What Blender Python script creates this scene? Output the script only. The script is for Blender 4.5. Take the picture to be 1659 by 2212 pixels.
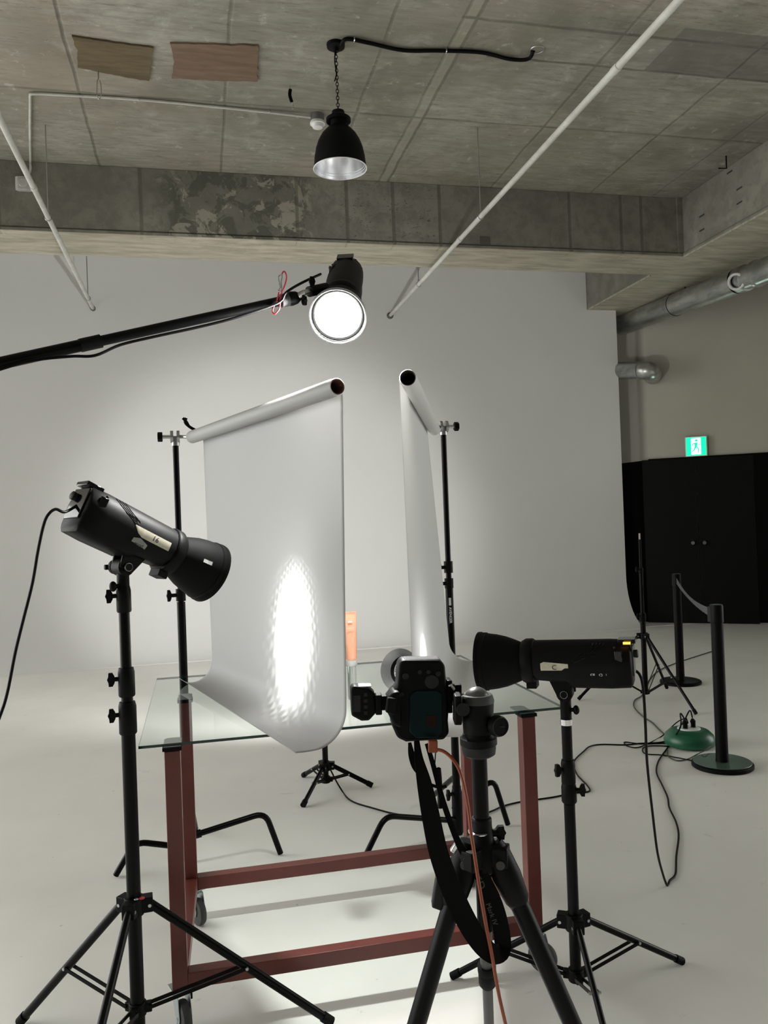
import bpy, bmesh, math, random
from mathutils import Vector as V, Matrix as MX, noise
random.seed(7)
for o in list(bpy.data.objects): bpy.data.objects.remove(o)
SC = bpy.context.scene
COL = SC.collection
PI = math.pi

# ------------------------------------------------------------------ camera
FPX, YAW, PITCH, ROLL = 1767.3, 0.22279, 0.0068977, -0.036471
CAM = V((0, 0, 1.45))
cyw, syw, cpt, spt = math.cos(YAW), math.sin(YAW), math.cos(PITCH), math.sin(PITCH)
FW = V((syw*cpt, cyw*cpt, spt)); r0 = V((cyw, -syw, 0)); u0 = r0.cross(FW)
RT = r0*math.cos(ROLL)+u0*math.sin(ROLL); UP = -r0*math.sin(ROLL)+u0*math.cos(ROLL)
cd = bpy.data.cameras.new('camera'); co = bpy.data.objects.new('camera', cd); COL.objects.link(co)
co.matrix_world = MX(((RT.x, UP.x, -FW.x, CAM.x), (RT.y, UP.y, -FW.y, CAM.y), (RT.z, UP.z, -FW.z, CAM.z), (0, 0, 0, 1)))
cd.sensor_fit = 'VERTICAL'; cd.sensor_height = 36; cd.lens = FPX*36/2212; cd.clip_start = 0.05
SC.camera = co

def at(px, py, X=None, Y=None, Z=None, D=None):
    """world point seen at a place of the photograph, on a plane X=, Y=, Z= or at depth D"""
    d = FW+RT*((px-829.5)/FPX)-UP*((py-1106)/FPX)
    if X is not None: t = (X-CAM.x)/d.x
    elif Y is not None: t = (Y-CAM.y)/d.y
    elif Z is not None: t = (Z-CAM.z)/d.z
    else: t = D
    return CAM+d*t

# ------------------------------------------------------------------ world, exposure, light
SC.view_settings.view_transform = 'Standard'; SC.view_settings.look = 'None'
SC.view_settings.gamma = 1; SC.view_settings.use_curve_mapping = False
SC.view_settings.exposure = 1.3
W = bpy.data.worlds.new('world'); SC.world = W; W.use_nodes = True
W.node_tree.nodes['Background'].inputs[0].default_value = (.985, 1.0, .975, 1)
wn = W.node_tree; tcw = wn.nodes.new('ShaderNodeTexCoord'); sxw = wn.nodes.new('ShaderNodeSeparateXYZ'); mrw = wn.nodes.new('ShaderNodeMapRange')
wn.links.new(tcw.outputs['Generated'], sxw.inputs[0]); wn.links.new(sxw.outputs[1], mrw.inputs[0])      # added ambient fill, dimmer from behind the photographer to keep front faces dark
mrw.inputs[1].default_value = -.38; mrw.inputs[2].default_value = .0; mrw.inputs[3].default_value = .02; mrw.inputs[4].default_value = 2.0
wn.links.new(mrw.outputs[0], wn.nodes['Background'].inputs[1])

P_TOP, P_LEFT, P_RIGHT, P_BACK = 24, 22, 7, 158

def lamp(name, kind, loc, direc, power, parent, size=0.1, spot=60, blend=.3, col=(1, .995, .98), spread=180):
    l = bpy.data.lights.new(name, kind); o = bpy.data.objects.new(name, l); COL.objects.link(o)
    l.energy = power; l.color = col
    if kind == 'AREA': l.shape = 'DISK'; l.size = size; l.spread = math.radians(spread)
    if kind == 'SPOT': l.spot_size = math.radians(spot); l.spot_blend = blend; l.shadow_soft_size = size
    q = V(direc).to_track_quat('-Z', 'Y'); o.rotation_mode = 'QUATERNION'; o.rotation_quaternion = q
    o.parent = parent; o.location = V(loc)-V(LOC.get(parent.name, (0, 0, 0)))
    return o

# ------------------------------------------------------------------ materials
def mat(name, col, rough=.5, metal=0.0, emis=None, es=0, spec=.5, coat=0):
    m = bpy.data.materials.new(name); m.use_nodes = True
    b = m.node_tree.nodes['Principled BSDF']
    b.inputs['Base Color'].default_value = (*col, 1); b.inputs['Roughness'].default_value = rough
    b.inputs['Metallic'].default_value = metal; b.inputs['Specular IOR Level'].default_value = spec
    b.inputs['Coat Weight'].default_value = coat
    if emis: b.inputs['Emission Color'].default_value = (*emis, 1); b.inputs['Emission Strength'].default_value = es
    return m

class NT:
    def __init__(s, m): s.t = m.node_tree; s.b = s.t.nodes['Principled BSDF']
    def n(s, ty, **k):
        x = s.t.nodes.new(ty)
        for a, v in k.items(): setattr(x, a, v)
        return x
    def l(s, a, b): s.t.links.new(a, b)
    def pos(s, sc=(1, 1, 1), loc=(0, 0, 0)):
        g = s.n('ShaderNodeNewGeometry'); mp = s.n('ShaderNodeMapping'); s.l(g.outputs['Position'], mp.inputs[0])
        mp.inputs['Scale'].default_value = sc; mp.inputs['Location'].default_value = loc
        return mp.outputs[0]
    def noise(s, vec, sc, det=4, ro=.6, dist=0):
        x = s.n('ShaderNodeTexNoise'); s.l(vec, x.inputs['Vector']); x.inputs['Scale'].default_value = sc
        x.inputs['Detail'].default_value = det; x.inputs['Roughness'].default_value = ro; x.inputs['Distortion'].default_value = dist
        return x.outputs['Fac']
    def ramp(s, fac, stops):
        x = s.n('ShaderNodeValToRGB'); s.l(fac, x.inputs[0]); e = x.color_ramp.elements
        for i, (p, c) in enumerate(stops):
            if i > 1: e.new(p)
            el = e[i] if i < 2 else e[len(e)-1]
            el.position = p; el.color = (c, c, c, 1) if isinstance(c, (int, float)) else (*c, 1)
        return x.outputs[0]
    def math(s, op, a, b=None, c=None, clamp=False):
        x = s.n('ShaderNodeMath', operation=op); x.use_clamp = clamp
        for i, v in enumerate((a, b, c)):
            if v is None: continue
            if isinstance(v, (int, float)): x.inputs[i].default_value = v
            else: s.l(v, x.inputs[i])
        return x.outputs[0]
    def mix(s, fac, a, b, mode='MIX'):
        x = s.n('ShaderNodeMix', data_type='RGBA', blend_type=mode)
        for i, v in ((0, fac), (6, a), (7, b)):
            if isinstance(v, (int, float)): x.inputs[i].default_value = v
            elif isinstance(v, tuple): x.inputs[i].default_value = (*v, 1)
            else: s.l(v, x.inputs[i])
        return x.outputs[2]
    def sep(s, vec):
        x = s.n('ShaderNodeSeparateXYZ'); s.l(vec, x.inputs[0]); return x.outputs
    def line(s, co, c, w, soft=.006):
        """1 on a line at co=c of half width w"""
        d = s.math('ABSOLUTE', s.math('SUBTRACT', co, c))
        x = s.n('ShaderNodeMapRange'); s.l(d, x.inputs[0]); x.inputs[1].default_value = w; x.inputs[2].default_value = w+soft
        x.inputs[3].default_value = 1; x.inputs[4].default_value = 0; return x.outputs[0]
    def band(s, co, a, b, soft=.01): return s.line(co, (a+b)/2, abs(b-a)/2, soft)
    def bump(s, h, st=.3, dist=.01):
        x = s.n('ShaderNodeBump'); x.inputs['Strength'].default_value = st; x.inputs['Distance'].default_value = dist
        s.l(h, x.inputs['Height']); s.l(x.outputs[0], s.b.inputs['Normal'])

def m_ceiling():
    m = mat('ceiling_concrete', (0.375, 0.362, 0.312), .9); t = NT(m)
    p = t.pos(); X, Y, Z = t.sep(p)
    big = t.noise(p, .9, 5, .62, .4); fine = t.noise(t.pos((3, 14, 3)), 1.6, 6, .7); blot = t.noise(p, 3.1, 6, .68, .6)
    base = t.ramp(big, [(.34, (0.194, 0.188, 0.152)), (.5, (0.325, 0.312, 0.269)), (.66, (0.425, 0.406, 0.350))])
    base = t.mix(t.ramp(fine, [(.30, .75), (.62, 0)]), base, (0.175, 0.165, 0.131))
    base = t.mix(t.ramp(blot, [(.55, 0), (.74, .55)]), base, (0.550, 0.537, 0.481))
    base = t.mix(t.ramp(t.noise(p, .55, 3), [(.48, 0), (.66, .5)]), base, (0.325, 0.256, 0.188))
    # every shuttering panel came out a little different
    vx = t.math('FLOOR', t.math('DIVIDE', t.math('SUBTRACT', X, .296), 1.02)); vy = t.math('FLOOR', t.math('DIVIDE', t.math('SUBTRACT', Y, 3.9), 2.18))
    cb = t.n('ShaderNodeCombineXYZ'); t.l(vx, cb.inputs[0]); t.l(vy, cb.inputs[1]); wn_ = t.n('ShaderNodeTexWhiteNoise'); t.l(cb.outputs[0], wn_.inputs[0])
    base = t.mix(t.math('MULTIPLY', wn_.outputs[0], .32), base, (.24, .215, .155))
    streak = t.ramp(t.noise(t.pos((4, 34, 4)), 1.5, 5, .7, .25), [(.56, 0), (.68, .75)])
    base = t.mix(t.math('MULTIPLY', streak, t.ramp(t.noise(p, 1.7, 3), [(.42, 0), (.58, 1)])), base, (.11, .102, .08))
    base = t.mix(t.ramp(t.noise(t.pos(loc=(5, 2, 0)), 1.9, 6, .75, .5), [(.54, 0), (.70, .6)]), base, (.15, .145, .115))
    base = t.mix(t.ramp(t.noise(t.pos(loc=(1, 7, 3)), 9, 4, .7), [(.62, 0), (.70, .4)]), base, (.58, .565, .5))
    dk = t.math('MULTIPLY', t.math('MULTIPLY', t.band(Y, 4.68, 5.18), t.math('GREATER_THAN', X, 3.17)), .55)
    base = t.mix(dk, base, (0.106, 0.104, 0.088))
    wv = t.math('MULTIPLY', t.math('SUBTRACT', t.noise(p, 2.5, 3), .5), .03)
    Xw = t.math('ADD', X, wv); Yw = t.math('ADD', Y, wv)
    lines = None
    def add(a, k=1.0):
        nonlocal lines
        a = t.math('MULTIPLY', a, k); lines = a if lines is None else t.math('MAXIMUM', lines, a)
    for x, k in ((-3.8, .8), (-2.76, .8), (-1.74, .8), (-.72, .8), (.296, .6), (1.28, .6), (1.72, .5), (1.805, .8), (2.81, .6), (3.83, .7), (4.5, .4)):
        add(t.line(Xw, x, .0045, .012), k)
    for y, k in ((3.9, .6), (6.08, .7), (2.0, .5)): add(t.line(Yw, y, .005, .012), k)
    add(t.math('MULTIPLY', t.line(Yw, 4.803, .006, .012), t.math('GREATER_THAN', X, 1.7)), .9)
    add(t.math('MULTIPLY', t.line(Yw, 5.185, .005, .012), t.math('GREATER_THAN', X, 2.0)), .9)
    pit = t.ramp(t.noise(t.pos((2, 7, 2)), 4, 5, .75), [(.68, 0), (.72, .8)])
    lines = t.math('MAXIMUM', lines, pit)
    strip = t.band(Xw, 1.722, 1.80); base = t.mix(t.math('MULTIPLY', strip, .45), base, (0.362, 0.338, 0.275))
    base = t.mix(t.math('MULTIPLY', t.math('MULTIPLY', lines, t.ramp(t.noise(p, 2.2, 4, .7), [(.3, .35), (.62, 1)])), .8), base, (0.069, 0.062, 0.050))
    t.l(base, t.b.inputs['Base Color'])
    h = t.math('SUBTRACT', t.math('ADD', t.math('MULTIPLY', fine, .5), t.math('MULTIPLY', blot, .5)), lines)
    t.bump(h, .5, .012); return m

def m_beam():
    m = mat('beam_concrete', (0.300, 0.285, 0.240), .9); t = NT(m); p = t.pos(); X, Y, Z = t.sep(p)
    big = t.noise(p, 1.1, 5, .6, .3); fine = t.noise(p, 7, 6, .7, .3)
    base = t.ramp(big, [(.35, (0.188, 0.177, 0.147)), (.52, (0.247, 0.235, 0.195)), (.68, (0.300, 0.285, 0.240))])
    base = t.mix(t.ramp(fine, [(.40, .55), (.56, 0)]), base, (0.150, 0.147, 0.120))
    reg = t.math('MULTIPLY', t.band(X, -.1, .95, .25), t.math('LESS_THAN', Y, 7.6))
    mott = t.ramp(t.noise(p, 4.5, 6, .72, .8), [(.47, 1), (.51, 0)])
    light = t.ramp(t.noise(t.pos(loc=(3, 1, 2)), 5.5, 6, .7, .8), [(.53, 0), (.56, 1)])
    base = t.mix(t.math('MULTIPLY', reg, .4), base, (0.128, 0.132, 0.102))
    base = t.mix(t.math('MULTIPLY', t.math('MULTIPLY', reg, mott), .7), base, (0.083, 0.090, 0.068))
    base = t.mix(t.math('MULTIPLY', t.math('MULTIPLY', reg, light), .7), base, (0.405, 0.375, 0.300))
    reg2 = t.math('MULTIPLY', t.math('ADD', t.band(X, 1.36, 1.62, .08), t.band(X, 1.72, 2.2, .08)), t.math('LESS_THAN', Y, 7.4))
    scr = t.ramp(t.noise(t.pos((16, 16, 30)), 1, 3, .8, 2), [(.60, 0), (.64, 1)])
    base = t.mix(t.math('MULTIPLY', t.math('MULTIPLY', reg2, scr), .85), base, (0.068, 0.063, 0.053))
    front = t.math('LESS_THAN', Y, 7.4); lines = None
    for x in (-2.4, -1.53, -.392, .955, 1.412, 1.846, 2.291, 3.602, 4.15, 4.371):
        a = t.line(X, x, .009, .012); lines = a if lines is None else t.math('MAXIMUM', lines, a)
    lines = t.math('MULTIPLY', lines, front)
    lines = t.math('MAXIMUM', lines, t.math('MULTIPLY', t.line(Z, 3.985, .004, .005), front))
    base = t.mix(t.math('MULTIPLY', lines, .6), base, (0.105, 0.096, 0.075))
    low = t.math('LESS_THAN', Z, 3.955)      # the underside is paler, with blotchy streaks
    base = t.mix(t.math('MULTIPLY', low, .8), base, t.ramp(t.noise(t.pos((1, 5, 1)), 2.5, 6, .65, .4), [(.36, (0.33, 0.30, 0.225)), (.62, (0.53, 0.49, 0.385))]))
    t.l(base, t.b.inputs['Base Color']); t.bump(t.math('SUBTRACT', fine, lines), .5, .01); return m

def m_paint(name, col, rough, var=.06, stain=None, spec=.5):
    m = mat(name, col, rough, spec=spec); t = NT(m); p = t.pos()
    n = t.noise(p, 1.3, 5, .6); lo = tuple(c*(1-var) for c in col)
    base = t.mix(t.ramp(n, [(.35, 0), (.65, 1)]), lo, col)
    if stain:
        base = t.mix(t.ramp(t.noise(p, 6, 5, .7, .5), [(.66, 0), (.74, .5)]), base, stain)
        base = t.mix(t.ramp(t.noise(p, 21, 2, .5), [(.76, 0), (.79, .6)]), base, stain)
    t.l(base, t.b.inputs['Base Color']); t.bump(t.noise(p, 60, 3), .06, .003); return m

def m_streak(name, a, b, sc, rough=.8, metal=0.0):
    m = mat(name, a, rough, metal); t = NT(m)
    t.l(t.mix(t.ramp(t.noise(t.pos(sc), 1, 6, .65, .3), [(.36, 0), (.64, 1)]), a, b), t.b.inputs['Base Color'])
    return m

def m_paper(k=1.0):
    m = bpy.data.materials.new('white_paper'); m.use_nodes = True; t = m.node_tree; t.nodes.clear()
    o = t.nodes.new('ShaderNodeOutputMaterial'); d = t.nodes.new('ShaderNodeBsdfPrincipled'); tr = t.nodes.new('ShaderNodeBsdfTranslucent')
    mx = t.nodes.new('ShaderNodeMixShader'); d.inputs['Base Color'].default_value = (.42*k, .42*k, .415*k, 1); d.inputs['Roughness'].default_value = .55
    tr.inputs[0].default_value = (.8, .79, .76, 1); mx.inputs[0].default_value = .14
    t.links.new(d.outputs[0], mx.inputs[1]); t.links.new(tr.outputs[0], mx.inputs[2]); t.links.new(mx.outputs[0], o.inputs[0])
    return m

def m_clear(name, tint, ior=1.5, rough=0.0):
    m = bpy.data.materials.new(name); m.use_nodes = True; t = m.node_tree; t.nodes.clear()
    o = t.nodes.new('ShaderNodeOutputMaterial'); a = t.nodes.new('ShaderNodeBsdfTransparent'); g = t.nodes.new('ShaderNodeBsdfGlossy')
    f = t.nodes.new('ShaderNodeFresnel'); mx = t.nodes.new('ShaderNodeMixShader')
    a.inputs[0].default_value = (*tint, 1); g.inputs['Roughness'].default_value = rough; f.inputs[0].default_value = ior
    ge = t.nodes.new('ShaderNodeNewGeometry'); sb_ = t.nodes.new('ShaderNodeMath'); sb_.operation = 'SUBTRACT'; sb_.inputs[0].default_value = 1
    ml = t.nodes.new('ShaderNodeMath'); ml.operation = 'MULTIPLY'; t.links.new(ge.outputs['Backfacing'], sb_.inputs[1])
    t.links.new(sb_.outputs[0], ml.inputs[0]); t.links.new(f.outputs[0], ml.inputs[1])
    t.links.new(ml.outputs[0], mx.inputs[0]); t.links.new(a.outputs[0], mx.inputs[1]); t.links.new(g.outputs[0], mx.inputs[2]); t.links.new(mx.outputs[0], o.inputs[0])
    return m

def m_solidglass():
    m = mat('clear_acrylic', (.96, .97, .97), .0); b = m.node_tree.nodes['Principled BSDF']
    b.inputs['Transmission Weight'].default_value = 1; b.inputs['IOR'].default_value = 1.45
    return m
M = {
 'ceiling': m_ceiling(), 'beam': m_beam(),
 'floor': m_paint('painted_floor', (.84, .83, .785), .58, .07, (.45, .43, .38)),
 'cyc': m_paint('white_wall_paint', (.80, .80, .78), .75, .03),
 'side': m_paint('side_wall_paint', (.47, .45, .38), .8, .05),
 'blackwall': m_paint('black_wall_paint', (.002, .002, .002), .8, .2, spec=.1),
 'blackdoor': m_paint('black_door_paint', (.0035, .0035, .0035), .7, .2, spec=.15),
 'plastic': mat('black_plastic', (.0022, .0022, .0024), .48, spec=.12),
 'plastic_matte': mat('matte_black_plastic', (.004, .004, .004), .7, spec=.12),
 'metal_black': mat('black_metal', (.002, .002, .0022), .32, spec=.12),
 'shell': mat('strobe_shell', (.0035, .0035, .0038), .52, spec=.12),
 'gloss_black': mat('glossy_black', (.003, .003, .0035), .12, spec=.12, coat=.5),
 'grey_rubber': mat('grey_rubber', (.07, .07, .068), .6, spec=.12),
 'ball_grey': mat('grey_ball', (.10, .10, .095), .35, .4),
 'patch': mat('dark_mortar', (.10, .095, .08), .9),
 'carbon_grey': mat('carbon_grey', (.045, .045, .043), .4, spec=.3),
 'knob_steel': mat('dark_steel', (.16, .16, .16), .25, 1),
 'dark_grey': mat('dark_grey_plastic', (.022, .022, .022), .5, spec=.12),
 'chrome': mat('chrome', (.72, .72, .72), .2, 1),
 'satin': mat('satin_steel', (.5, .5, .5), .38, 1),
 'alu': mat('reflector_aluminium', (.9, .9, .92), .28, 1),
 'caster_zinc': mat('plated_steel', (.42, .48, .48), .35, .6),
 'zinc': m_streak('galvanised_sheet', (.30, .31, .29), (.55, .56, .54), (7, 3, 9), .34, .85),
 'red': m_streak('red_oxide_paint', (.150, .030, .023), (.122, .025, .019), (9, 9, 9), .42),
 'paper': m_paper(), 'paper_lit': m_paper(1.8), 'core': mat('cardboard_core', (.16, .075, .055), .85), 'core_dark': mat('dark_cardboard_core', (.035, .033, .03), .85),  # lit copy: the right sheet's stronger light is put into its colour
 'white_pipe': m_streak('white_pipe_paint', (.62, .62, .58), (.50, .49, .45), (6, 6, 6), .4),
 'white_plastic': mat('white_plastic', (.78, .78, .76), .4),
 'grey_brown': mat('grey_brown_plastic', (.14, .135, .12), .6),
 'ply1': m_streak('weathered_plywood', (.10, .074, .036), (.16, .118, .062), (3, 16, 3), .85),
 'ply2': m_streak('reddish_plywood', (.15, .095, .062), (.215, .142, .10), (3, 16, 3), .85),
 'glass': m_clear('table_glass', (.93, .965, .95)), 'glass_edge': mat('glass_edge', (.004, .028, .022), .15),
 'acrylic': m_solidglass(),
 'orange': mat('orange_tube_plastic', (.98, .48, .30), .35), 'cap': mat('white_cap', (.88, .87, .85), .35),
 'orange_cable': mat('orange_cable', (.22, .040, .008), .45),
 'red_cord': mat('red_cord', (.45, .03, .05), .6),
 'green': mat('green_reel_plastic', (.010, .105, .050), .35),
 'green_dark': mat('green_base_cover', (.050, .085, .062), .4),
 'green_cable': mat('green_cable', (.05, .065, .045), .6),
 'belt': mat('grey_belt', (.075, .075, .078), .8),
 'tape': m_streak('masking_tape', (.50, .46, .35), (.62, .58, .47), (60, 60, 60), .8),
 'grey_tape': m_streak('grey_tape', (.20, .21, .19), (.26, .27, .25), (60, 60, 60), .6),
 'ink': mat('ink', (.03, .03, .03), .7), 'white_ink': mat('white_print', (.75, .75, .75), .6),
 'screen': mat('screen_painted_glow', (.0005, .012, .012), .4, spec=.12),  # teal glow on the camera back put into the screen's base colour
 'screen_red': mat('dull_red_patch', (.018, .004, .005), .4, spec=.12),  # red square within that glow, also put into colour
 'sign_green': mat('exit_sign_green', (.0, .5, .2), .4, emis=(.0, .62, .22), es=1.0),
 'sign_white': mat('exit_sign_white', (.9, .9, .9), .4, emis=(.85, 1, .93), es=2.6),
 'lamp_on': mat('lit_diffuser', (1, 1, 1), .5, emis=(1, .99, .97), es=5),
 'tube_on': mat('lit_flash_tube', (1, 1, 1), .5, emis=(1, .99, .97), es=6),
 'led': mat('amber_led', (.9, .4, .05), .4, emis=(1, .42, .04), es=1.6),
 'red_badge': mat('red_badge', (.55, .03, .03), .35),
 'strap': mat('black_strap', (.003, .003, .003), .9, spec=.12),
 'lamp_black': mat('enamel_black', (.004, .004, .004), .55, spec=.12),
 'rim_white': mat('pale_rim', (.85, .85, .85), .3),
}

# ------------------------------------------------------------------ mesh building
LOC = {}
def frame(o, z, xh=None):
    z = V(z).normalized(); xh = V(xh) if xh is not None else (V((0, 0, 1)) if abs(z.z) < .9 else V((1, 0, 0)))
    x = (xh-z*xh.dot(z)).normalized(); y = z.cross(x)
    return MX(((x.x, y.x, z.x, o[0]), (x.y, y.y, z.y, o[1]), (x.z, y.z, z.z, o[2]), (0, 0, 0, 1)))

class MB:
    def __init__(s, T=None): s.v = []; s.f = []; s.mi = []; s.T = T
    def add(s, vs, fs, M=None, mi=0):
        o = len(s.v)
        for p in vs:
            p = V(p)
            if M is not None: p = M @ p
            if s.T is not None: p = s.T @ p
            s.v.append(p)
        for f in fs: s.f.append([i+o for i in f]); s.mi.append(mi)
        return s
    def box(s, c, sz, M=None, mi=0):
        x, y, z = (q/2 for q in sz); c = V(c)
        vs = [c+V((a*x, b*y, d*z)) for d in (-1, 1) for a, b in ((-1, -1), (1, -1), (1, 1), (-1, 1))]
        return s.add(vs, [(3, 2, 1, 0), (4, 5, 6, 7), (0, 1, 5, 4), (1, 2, 6, 5), (2, 3, 7, 6), (3, 0, 4, 7)], M, mi)
    def bbox(s, a, b, mi=0): return s.box([(p+q)/2 for p, q in zip(a, b)], [abs(q-p) for p, q in zip(a, b)], None, mi)
    def cham(s, c, sz, ch, M=None, mi=0):
        """box with chamfered vertical (z) edges, outline in xy"""
        x, y, z = (q/2 for q in sz); o = [(x-ch, -y), (x, -y+ch), (x, y-ch), (x-ch, y), (-x+ch, y), (-x, y-ch), (-x, -y+ch), (-x+ch, -y)]
        c = V(c); return s.prism([(c.x+a, c.y+b) for a, b in o], c.z-z, c.z+z, M, mi)
    def prism(s, poly, z0, z1, M=None, mi=0):
        n = len(poly); vs = [(a, b, z0) for a, b in poly]+[(a, b, z1) for a, b in poly]
        return s.add(vs, [tuple(range(n-1, -1, -1)), tuple(range(n, 2*n))]+[(i, (i+1) % n, n+(i+1) % n, n+i) for i in range(n)], M, mi)
    def tube(s, pts, r, n=10, cap=True, mi=0, flat=1.0, side=None):
        pts = [V(p) for p in pts]; rs = r if isinstance(r, (list, tuple)) else [r]*len(pts)
        vs = []; fs = []; x = None
        for i, p in enumerate(pts):
            d = (pts[min(i+1, len(pts)-1)]-pts[max(i-1, 0)]).normalized()
            if x is None:
                x = V(side) if side is not None else (V((0, 0, 1)) if abs(d.z) < .9 else V((1, 0, 0)))
            x = (x-d*x.dot(d)).normalized(); y = d.cross(x)
            for k in range(n):
                a = 2*PI*k/n; vs.append(p+x*(math.cos(a)*rs[i])+y*(math.sin(a)*rs[i]*flat))
        for i in range(len(pts)-1):
            for k in range(n): a = i*n+k; b = i*n+(k+1) % n; fs.append((a, b, b+n, a+n))
        if cap: fs.append(tuple(range(n-1, -1, -1))); fs.append(tuple(range(len(vs)-n, len(vs))))
        return s.add(vs, fs, None, mi)
    def bar(s, a, b, w, h, side=(0, 0, 1), mi=0):
        """rectangular bar: w across, h along side"""
        a, b = V(a), V(b); F = frame(a, b-a, side); L = (b-a).length
        return s.box((0, 0, L/2), (h, w, L), F, mi)
    def lathe(s, prof, o, ax, n=28, mi=0, skip=None, xh=None):
        F = frame(o, ax, xh); vs = []; fs = []
        for (r, z) in prof:
            for k in range(n): a = 2*PI*k/n; vs.append((r*math.cos(a), r*math.sin(a), z))
        for i in range(len(prof)-1):
            for k in range(n):
                if skip and skip(i, k): continue
                a = i*n+k; b = i*n+(k+1) % n; fs.append((a, b, b+n, a+n))
        return s.add(vs, fs, F, mi)
    def solid(s, prof, o, ax, n=28, mi=0, xh=None): return s.lathe([(1e-4, prof[0][1])]+list(prof)+[(1e-4, prof[-1][1])], o, ax, n, mi, None, xh)
    def cyl(s, a, b, r, r2=None, n=20, mi=0):
        a, b = V(a), V(b); L = (b-a).length; return s.solid([(r, 0), (r if r2 is None else r2, L)], a, b-a, n, mi)
    def ball(s, c, r, n=16, sc=(1, 1, 1), mi=0):
        prof = [(max(1e-4, math.sin(PI*i/10)*r), -math.cos(PI*i/10)*r) for i in range(11)]
        vs = []; fs = []
        for (rr, z) in prof:
            for k in range(n): a = 2*PI*k/n; vs.append((c[0]+rr*math.cos(a)*sc[0], c[1]+rr*math.sin(a)*sc[1], c[2]+z*sc[2]))
        for i in range(10):
            for k in range(n): a = i*n+k; b = i*n+(k+1) % n; fs.append((a, b, b+n, a+n))
        return s.add(vs, fs, None, mi)
    def ring(s, c, ax, R, r, n=32, m=8, mi=0, sx=1.0):
        F = frame(c, ax); vs = []; fs = []
        for i in range(n):
            A = 2*PI*i/n
            for j in range(m):
                B = 2*PI*j/m; q = R+r*math.cos(B); vs.append((q*math.cos(A)*sx, q*math.sin(A), r*math.sin(B)))
        for i in range(n):
            for j in range(m): fs.append((i*m+j, ((i+1) % n)*m+j, ((i+1) % n)*m+(j+1) % m, i*m+(j+1) % m))
        return s.add(vs, fs, F, mi)
    def build(s, name, mats, parent=None, bev=0, sm=True, ang=38, seg=2):
        me = bpy.data.meshes.new(name); off = V(LOC.get(parent.name, (0, 0, 0))) if parent else V((0, 0, 0))
        me.from_pydata([tuple(p-off) for p in s.v], [], s.f)
        mats = mats if isinstance(mats, (list, tuple)) else [mats]
        for m in mats: me.materials.append(M[m] if isinstance(m, str) else m)
        for p, i in zip(me.polygons, s.mi): p.material_index = i
        bm = bmesh.new(); bm.from_mesh(me); bmesh.ops.remove_doubles(bm, verts=bm.verts, dist=2e-5)
        bmesh.ops.recalc_face_normals(bm, faces=bm.faces)
        if sm:
            for f in bm.faces: f.smooth = True
            for e in bm.edges:
                if len(e.link_faces) == 2 and e.calc_face_angle(0) > math.radians(ang): e.smooth = False
        bm.to_mesh(me); bm.free()
        o = bpy.data.objects.new(name, me); COL.objects.link(o)
        if parent:
            o.parent = parent; LOC[o.name] = LOC.get(parent.name, (0, 0, 0))
            if parent.type == 'MESH': o.location = (0, 0, 0)
        else: LOC[o.name] = (0, 0, 0)
        if bev:
            b = o.modifiers.new('bevel', 'BEVEL'); b.width = bev; b.segments = seg; b.limit_method = 'ANGLE'
        return o

def thing(name, label, cat, loc, group=None):
    o = bpy.data.objects.new(name, None); COL.objects.link(o); o.location = loc; LOC[o.name] = tuple(loc)
    o['label'] = label; o['category'] = cat; o.empty_display_size = .05
    if group: o['group'] = group
    return o
def tag(o, label, cat, group=None):
    o['label'] = label; o['category'] = cat
    if group: o['group'] = group
    return o
def struct(o): o['kind'] = 'structure'; return o
def recenter(o):
    """put the origin of a one-mesh thing at the foot of its mesh"""
    vs = o.data.vertices; n = len(vs)
    c = V((sum(v.co.x for v in vs)/n, sum(v.co.y for v in vs)/n, min(v.co.z for v in vs)))
    for v in vs: v.co -= c
    o.location = c; LOC[o.name] = tuple(c); return o

def smooth(pts, k=6):
    pts = [V(p) for p in pts]; out = []
    for i in range(len(pts)-1):
        p0 = pts[max(i-1, 0)]; p1 = pts[i]; p2 = pts[i+1]; p3 = pts[min(i+2, len(pts)-1)]
        for j in range(k):
            t = j/k; out.append(.5*((2*p1)+(p2-p0)*t+(2*p0-5*p1+4*p2-p3)*t*t+(3*p1-p0-3*p2+p3)*t**3))
    return out+[pts[-1]]

def text(name, s, F, size, m, parent, ext=.0004, bold=0.0, shear=0.0):
    c = bpy.data.curves.new(name, 'FONT'); c.body = s; c.size = size; c.extrude = ext; c.offset = bold; c.shear = shear
    c.align_x = 'CENTER'; c.align_y = 'CENTER'; c.resolution_u = 3
    t = bpy.data.objects.new(name+'_c', c); COL.objects.link(t); bpy.context.view_layer.update()
    me = bpy.data.meshes.new_from_object(t.evaluated_get(bpy.context.evaluated_depsgraph_get()))
    bpy.data.objects.remove(t); bpy.data.curves.remove(c)
    me.transform(MX.Translation(-V(LOC[parent.name])) @ F); me.materials.clear(); me.materials.append(M[m])
    me.name = name; o = bpy.data.objects.new(name, me); COL.objects.link(o); o.parent = parent; LOC[o.name] = LOC[parent.name]
    return o

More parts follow.
